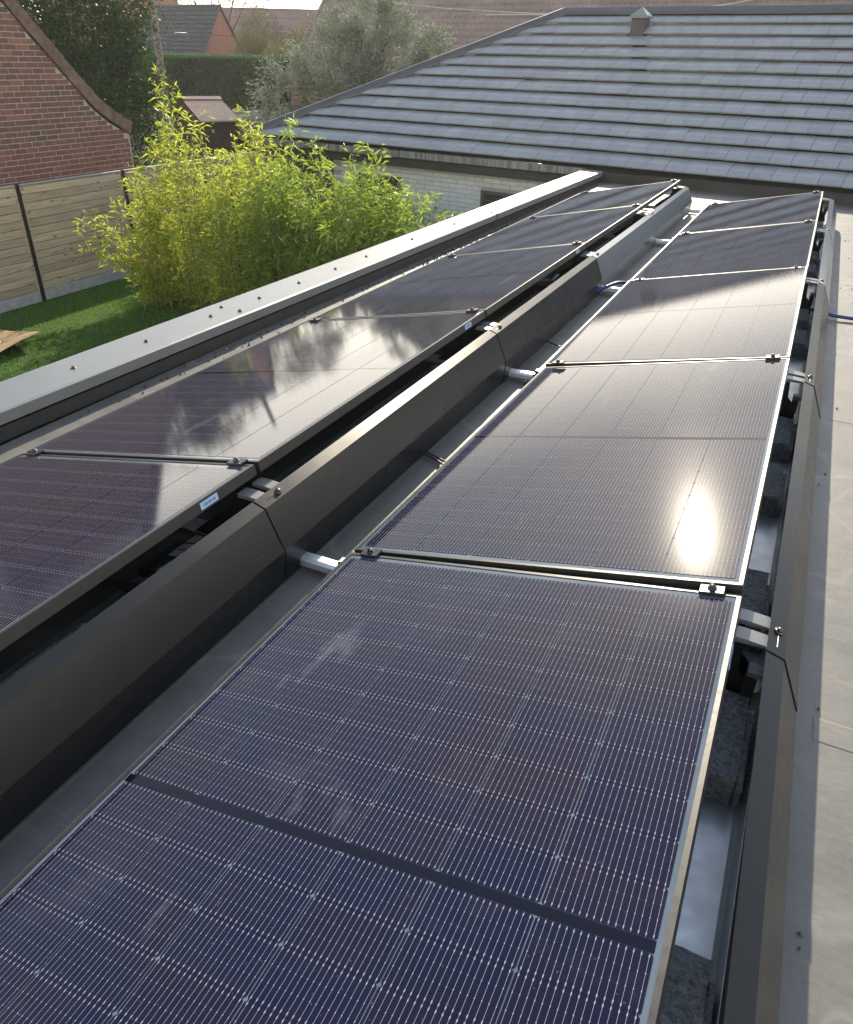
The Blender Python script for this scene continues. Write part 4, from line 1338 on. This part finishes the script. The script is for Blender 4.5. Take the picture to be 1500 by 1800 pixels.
def tree(name, base, blobs, ncl, per, sig, lmat, ll, lw_, label, cat='tree', droop=0.0, hang=0.0, trunk=0.14, shell=0.55, limbs=26):
    o = empty(name, (base[0], base[1], ZG), label=label, cat=cat)
    b0 = np.array([base[0], base[1], ZG])
    bl = [(b[0] - b0[0], b[1] - b0[1], b[2] - b0[2], *b[3:]) for b in blobs]
    C_, P, D = crown_points(bl, ncl, per, sig, shell)
    if hang:
        D = unit(D * (1 - hang) + np.array([0, 0, -1.0]) * hang)
    V, F = leaves(P, D, ll, lw_, 0.22, droop)
    cr_ = link('crown', np_mesh('crown', V, F, lmat), o); cr_['kind'] = 'stuff'
    ctr = np.mean([b[:3] for b in bl], 0)
    m = MB()
    fork = Vector((ctr[0] * 0.3, ctr[1] * 0.3, max(0.5, ctr[2] * 0.45)))
    m.tube([(0, 0, 0), fork * 0.5 + Vector((0.03, 0.02, 0)), fork], [trunk, trunk * 0.85, trunk * 0.7], 8)
    for i in range(limbs):
        e = Vector(C_[rng.integers(len(C_))])
        mid = fork.lerp(e, 0.5) + Vector(rng.normal(0, 0.12, 3))
        m.tube([fork, mid, e], [trunk * 0.45, trunk * 0.22, 0.008], 5, False)
    m.build('trunk', MT['bark'], o)
    return o


# big glossy laurel behind the brick house
tree('laurel_tree', (-18.6, 16.9), [(-18.7, 16.7, 0.9, 1.7, 1.7, 1.9), (-18.0, 17.1, 0.3, 1.45, 1.4, 1.6), (-19.6, 16.4, 2.2, 1.8, 1.8, 1.9), (-18.3, 17.0, 2.4, 1.5, 1.5, 1.7), (-17.7, 16.9, -0.8, 1.2, 1.2, 1.3), (-21.0, 15.6, 1.8, 1.8, 1.8, 2.4)],
     620, 70, 0.18, MT['laurel'], 0.13, 0.065, 'large dark glossy leaved tree behind the brick house gable', shell=0.7)
# olive tree behind the hip of the tiled house: upright silvery sprays
tree('olive_tree', (-9.9, 16.4), [(-10.89, 15.55, 0.45, 0.75, 0.8, 0.85), (-10.23, 16.34, 1.15, 1.05, 1.0, 1.05), (-9.74, 17.0, 2.1, 0.95, 0.9, 0.9), (-8.83, 17.17, 1.45, 0.95, 0.9, 0.9), (-8.0, 17.5, 1.20, 0.55, 0.6, 0.75), (-9.67, 16.14, 0.4, 1.2, 1.0, 1.1), (-11.05, 15.15, -0.35, 0.6, 0.6, 0.8), (-9.0, 16.9, 0.3, 1.3, 0.9, 1.0)],
     640, 72, 0.09, MT['olive'], 0.105, 0.026, 'silvery grey green olive tree standing behind the hip of the tiled house', shell=0.6, trunk=0.12)
tree('weeping_tree', (-28.6, 36.9), [(-27.9, 37.2, 2.3, 0.75, 0.8, 1.2), (-27.9, 36.6, 1.0, 1.1, 1.1, 1.6), (-26.6, 37.2, 0.7, 1.2, 1.2, 1.5)],
     420, 34, 0.16, MT['willow'], 0.16, 0.028, 'brownish weeping tree with hanging twigs behind the orange gable', hang=0.75, shell=0.5)
tree('dark_conifer', (-28.4, 40.6), [(-28.2, 40.58, 0.6, 1.3, 1.3, 1.9), (-27.6, 41.0, 0.4, 1.2, 1.2, 2.0), (-29.6, 40.5, 1.0, 1.0, 1.0, 2.2)],
     500, 40, 0.2, MT['conifer'], 0.14, 0.03, 'dark rounded conifer behind the weeping tree', hang=0.2)
tree('yellow_bush', (-23.9, 36.5), [(-23.97, 36.5, 2.1, 0.9, 0.9, 0.7), (-24.0, 36.2, 0.9, 1.1, 1.0, 1.2), (-25.6, 36.0, 0.7, 1.0, 1.0, 1.0)],
     300, 36, 0.15, MT['yellowbush'], 0.10, 0.035, 'yellowish leafy bush between the dark conifer and the olive tree', 'bush')
tree('tall_tree', (-42.8, 53.0), [(-44.6, 52.2, 6.6, 3.2, 2.6, 2.2), (-42.0, 53.1, 6.5, 2.8, 2.6, 2.0), (-39.9, 53.6, 5.2, 1.3, 1.3, 1.2), (-47.5, 51.0, 6.0, 2.6, 2.4, 2.2), (-40.6, 53.2, 6.4, 1.8, 1.6, 1.4)],
     520, 36, 0.26, MT['laurel'], 0.17, 0.08, 'tall dark tree whose lowest branches hang above the orange house', trunk=0.25, limbs=9)
for i, (x_, y_, r_, lab) in enumerate(((-24.5, 43, 1.6, 'dark bush left of the sky gap, below the long red roof'), (-21.5, 41, 1.8, 'dark bush under the distant red roof, half behind the olive tree'))):
    tree('garden_bush', (x_, y_), [(x_, y_, 0.6, r_, r_, 1.5), (x_ + 1, y_, 0.2, r_, r_, 1.5)], 260, 40, 0.2, MT['conifer'], 0.13, 0.05, lab, 'bush')

# clipped hedge
hg = empty('clipped_hedge', (-27.67, 26.05, ZG), (0, 0, math.atan2(5.92, 7.04)), 'tall clipped dark green hedge behind the shed and pole', 'hedge')
HL, HH, HW = 10.5, 3.66, 1.3
MB().box(-4, HL, 0.06, HW - 0.06, 0, HH - 0.06).build('hedge_core', MT['hedgecore'], hg)
n = 52000
fr = rng.random(n) < 0.72
px_ = rng.uniform(-4, HL, n)
P_ = np.where(fr[:, None], np.stack([px_, rng.normal(0.02, 0.035, n), rng.uniform(1.2, HH, n)], 1), np.stack([px_, rng.uniform(-0.02, HW, n), rng.normal(HH - 0.03, 0.035, n)], 1))
D_ = np.where(fr[:, None], rng.normal(size=(n, 3)) * 0.4 + np.array([0, -0.55, 0.65]), rng.normal(size=(n, 3)) * 0.45 + np.array([0, 0, 1.0]))
V, F = leaves(P_, D_, 0.11, 0.03, 0.2)
o = link('foliage', np_mesh('foliage', V, F, MT['hedge']), hg); o['kind'] = 'stuff'


# bamboo row
def bamboo(x0, y0, nc, spread, hmin, hmax, label, lean=(0, 0), tall=None, leafy=1.0, lm='bamboo'):
    o = empty('bamboo_clump', (x0, y0, ZG), label=label, cat='bamboo', group='bamboo row in front of the tiled house')
    Ps, Ds = [], []
    tw = MB()
    for c in range(nc):
        bx, by = rng.uniform(-spread, spread), rng.uniform(-0.45, 0.45)
        h = rng.uniform(hmin, hmax)
        arch = None
        if tall and c < len(tall):
            bx, by, h = tall[c][:3]
            arch = tall[c][3:] or None
        th = rng.uniform(0, 6.28)
        ln = abs(rng.normal(0, 0.22)) + (0.02 if tall and c < len(tall) else 0.10)
        ax, ay = math.cos(th) * ln + lean[0] * rng.uniform(0.3, 1.2), math.sin(th) * ln + lean[1] * rng.uniform(0.3, 1.2)
        if tall and c < len(tall): ax *= 0.3; ay *= 0.3
        if arch: ax, ay = arch
        nn = 20
        pts = []
        for i in range(nn + 1):
            u = i / nn
            b_ = u ** 2.2
            pts.append(Vector((bx + ax * b_, by + ay * b_, h * (u - 0.10 * b_ * min(1.5, math.hypot(ax, ay))))))
        cm_ = MB().tube(pts, [0.011 * (1 - 0.85 * i / nn) for i in range(nn + 1)], 5)
        cm_.build('culm', MT['culm'], o)
        for i in range(1, nn + 1):
            u = i / nn
            p = np.array(pts[i])
            for br_ in range(3):
                a = rng.uniform(0, 6.28)
                bl_ = (0.14 + 0.36 * (1 - u) + 0.06) * rng.uniform(0.5, 1.25)
                d = np.array([math.cos(a), math.sin(a), rng.uniform(0.25, 1.0)]); d /= np.linalg.norm(d)
                e = p + d * bl_
                if rng.random() < 0.5:
                    tw.tube([p, (p + e) / 2 + np.array([0, 0, 0.02]), e], [0.003, 0.0022, 0.0012], 3, False)
                nl = int(rng.integers(3, 7) * leafy)
                tt_ = rng.uniform(0.25, 1.0, nl)[:, None]
                lp_ = p + (e - p) * tt_ + rng.normal(0, 0.02, (nl, 3))
                ld = d * 0.8 + rng.normal(0, 0.55, (nl, 3)) + np.array([0, 0, -0.05])
                Ps.append(lp_); Ds.append(ld)
    P, D = np.concatenate(Ps), np.concatenate(Ds)
    sz = rng.uniform(0.55, 1.25, len(P))
    V, F = leaves(P, D, 0.145 * sz, 0.024 * sz, 0.22, 0.2)
    f_ = link('foliage', np_mesh('foliage', V, F, MT[lm]), o); f_['kind'] = 'stuff'
    t_ = tw.build('twigs', MT['culm'], o); t_['kind'] = 'stuff'
    return len(P)


nl = 0
nl += bamboo(-8.75, 8.45, 17, 0.35, 1.2, 1.9, 'bamboo clump leaning out at the left end of the row, over the lawn', (-0.1, -0.05),
             tall=[(-0.1, 0.0, 1.55, -1.05, -0.35), (-0.2, -0.1, 1.25, -0.95, -0.5), (-0.1, -0.2, 1.0, -0.9, -0.55), (0.0, 0.1, 1.75, -0.9, -0.2), (0.1, -0.2, 0.9, -0.6, -0.6), (-0.2, 0.1, 1.4, -1.2, -0.4), (-0.25, 0, 2.1, -0.25, 0)])
nl += bamboo(-8.2, 8.45, 21, 0.5, 1.7, 2.6, 'bamboo clump with the tallest upright shoot of the row', tall=[(-0.12, 0.0, 3.50), (-0.08, 0.05, 3.35), (-0.15, 0.04, 3.1), (0.55, 0.0, 2.95), (-0.42, 0.1, 2.75), (0.15, 0.1, 2.9), (-0.05, 0.1, 2.9)])
nl += bamboo(-7.1, 8.4, 24, 0.55, 1.7, 2.6, 'bamboo clump with two pointed shoots, right of the tallest one', tall=[(0.42, 0.0, 3.05), (0.36, 0.05, 2.9), (0.48, 0.05, 2.8), (0.0, 0.1, 2.7), (0.62, 0.1, 2.75)])
nl += bamboo(-6.0, 8.35, 27, 0.55, 1.8, 2.65, 'bright bamboo clump in the middle of the row', tall=[(0.2, 0.0, 2.95), (-0.1, 0.1, 2.9), (0.45, 0, 2.75)], lm='bamboo_green')
nl += bamboo(-4.95, 8.3, 27, 0.5, 1.7, 2.5, 'bamboo clump just left of the dark window', tall=[(0.3, 0.0, 2.75), (0.05, 0.1, 2.65)], lm='bamboo_green')
nl += bamboo(-4.1, 8.3, 22, 0.45, 1.6, 2.4, 'bamboo clump in front of the dark window', lm='bamboo_green')
nl += bamboo(-3.45, 8.3, 14, 0.3, 1.5, 2.2, 'thin bamboo clump at the right end of the row against the white wall', (0.35, 0), leafy=0.9, lm='bamboo_green')
print('bamboo leaves', nl)
for i, (x_, y_, z_) in enumerate(((-7.1, 8.35, 2.1), (-4.62, 8.3, 2.05), (-3.55, 8.2, 1.75), (-3.02, 8.2, 1.78))):
    o = MB().tube([(x_, y_, ZG), (x_ - 0.02, y_, ZG + z_)], 0.016, 6).build('garden_stake', MT['post'])
    tag(o, f'thin dark stake among the bamboo, {["in the left half of the row", "by the dark window", "second from the right end", "rightmost, against the white wall"][i]}', 'stake', 'stakes in the bamboo')

# ------------------------------------------------------------------ backlit air
hm = bpy.data.materials.new('hazy_air'); hm.use_nodes = True
ht = hm.node_tree
for nd in list(ht.nodes):
    if nd.type != 'OUTPUT_MATERIAL': ht.nodes.remove(nd)
pvn = ht.nodes.new('ShaderNodeVolumePrincipled')
pvn.inputs['Color'].default_value = (0.95, 0.95, 0.93, 1)
pvn.inputs['Density'].default_value = 0.00062
pvn.inputs['Anisotropy'].default_value = 0.55
ht.links.new(pvn.outputs[0], [nd for nd in ht.nodes if nd.type == 'OUTPUT_MATERIAL'][0].inputs['Volume'])
hz = MB().box(-430, 430, -210, 630, ZG - 2.0, 12.0).build('haze', hm)
tag(hz, kind='stuff')
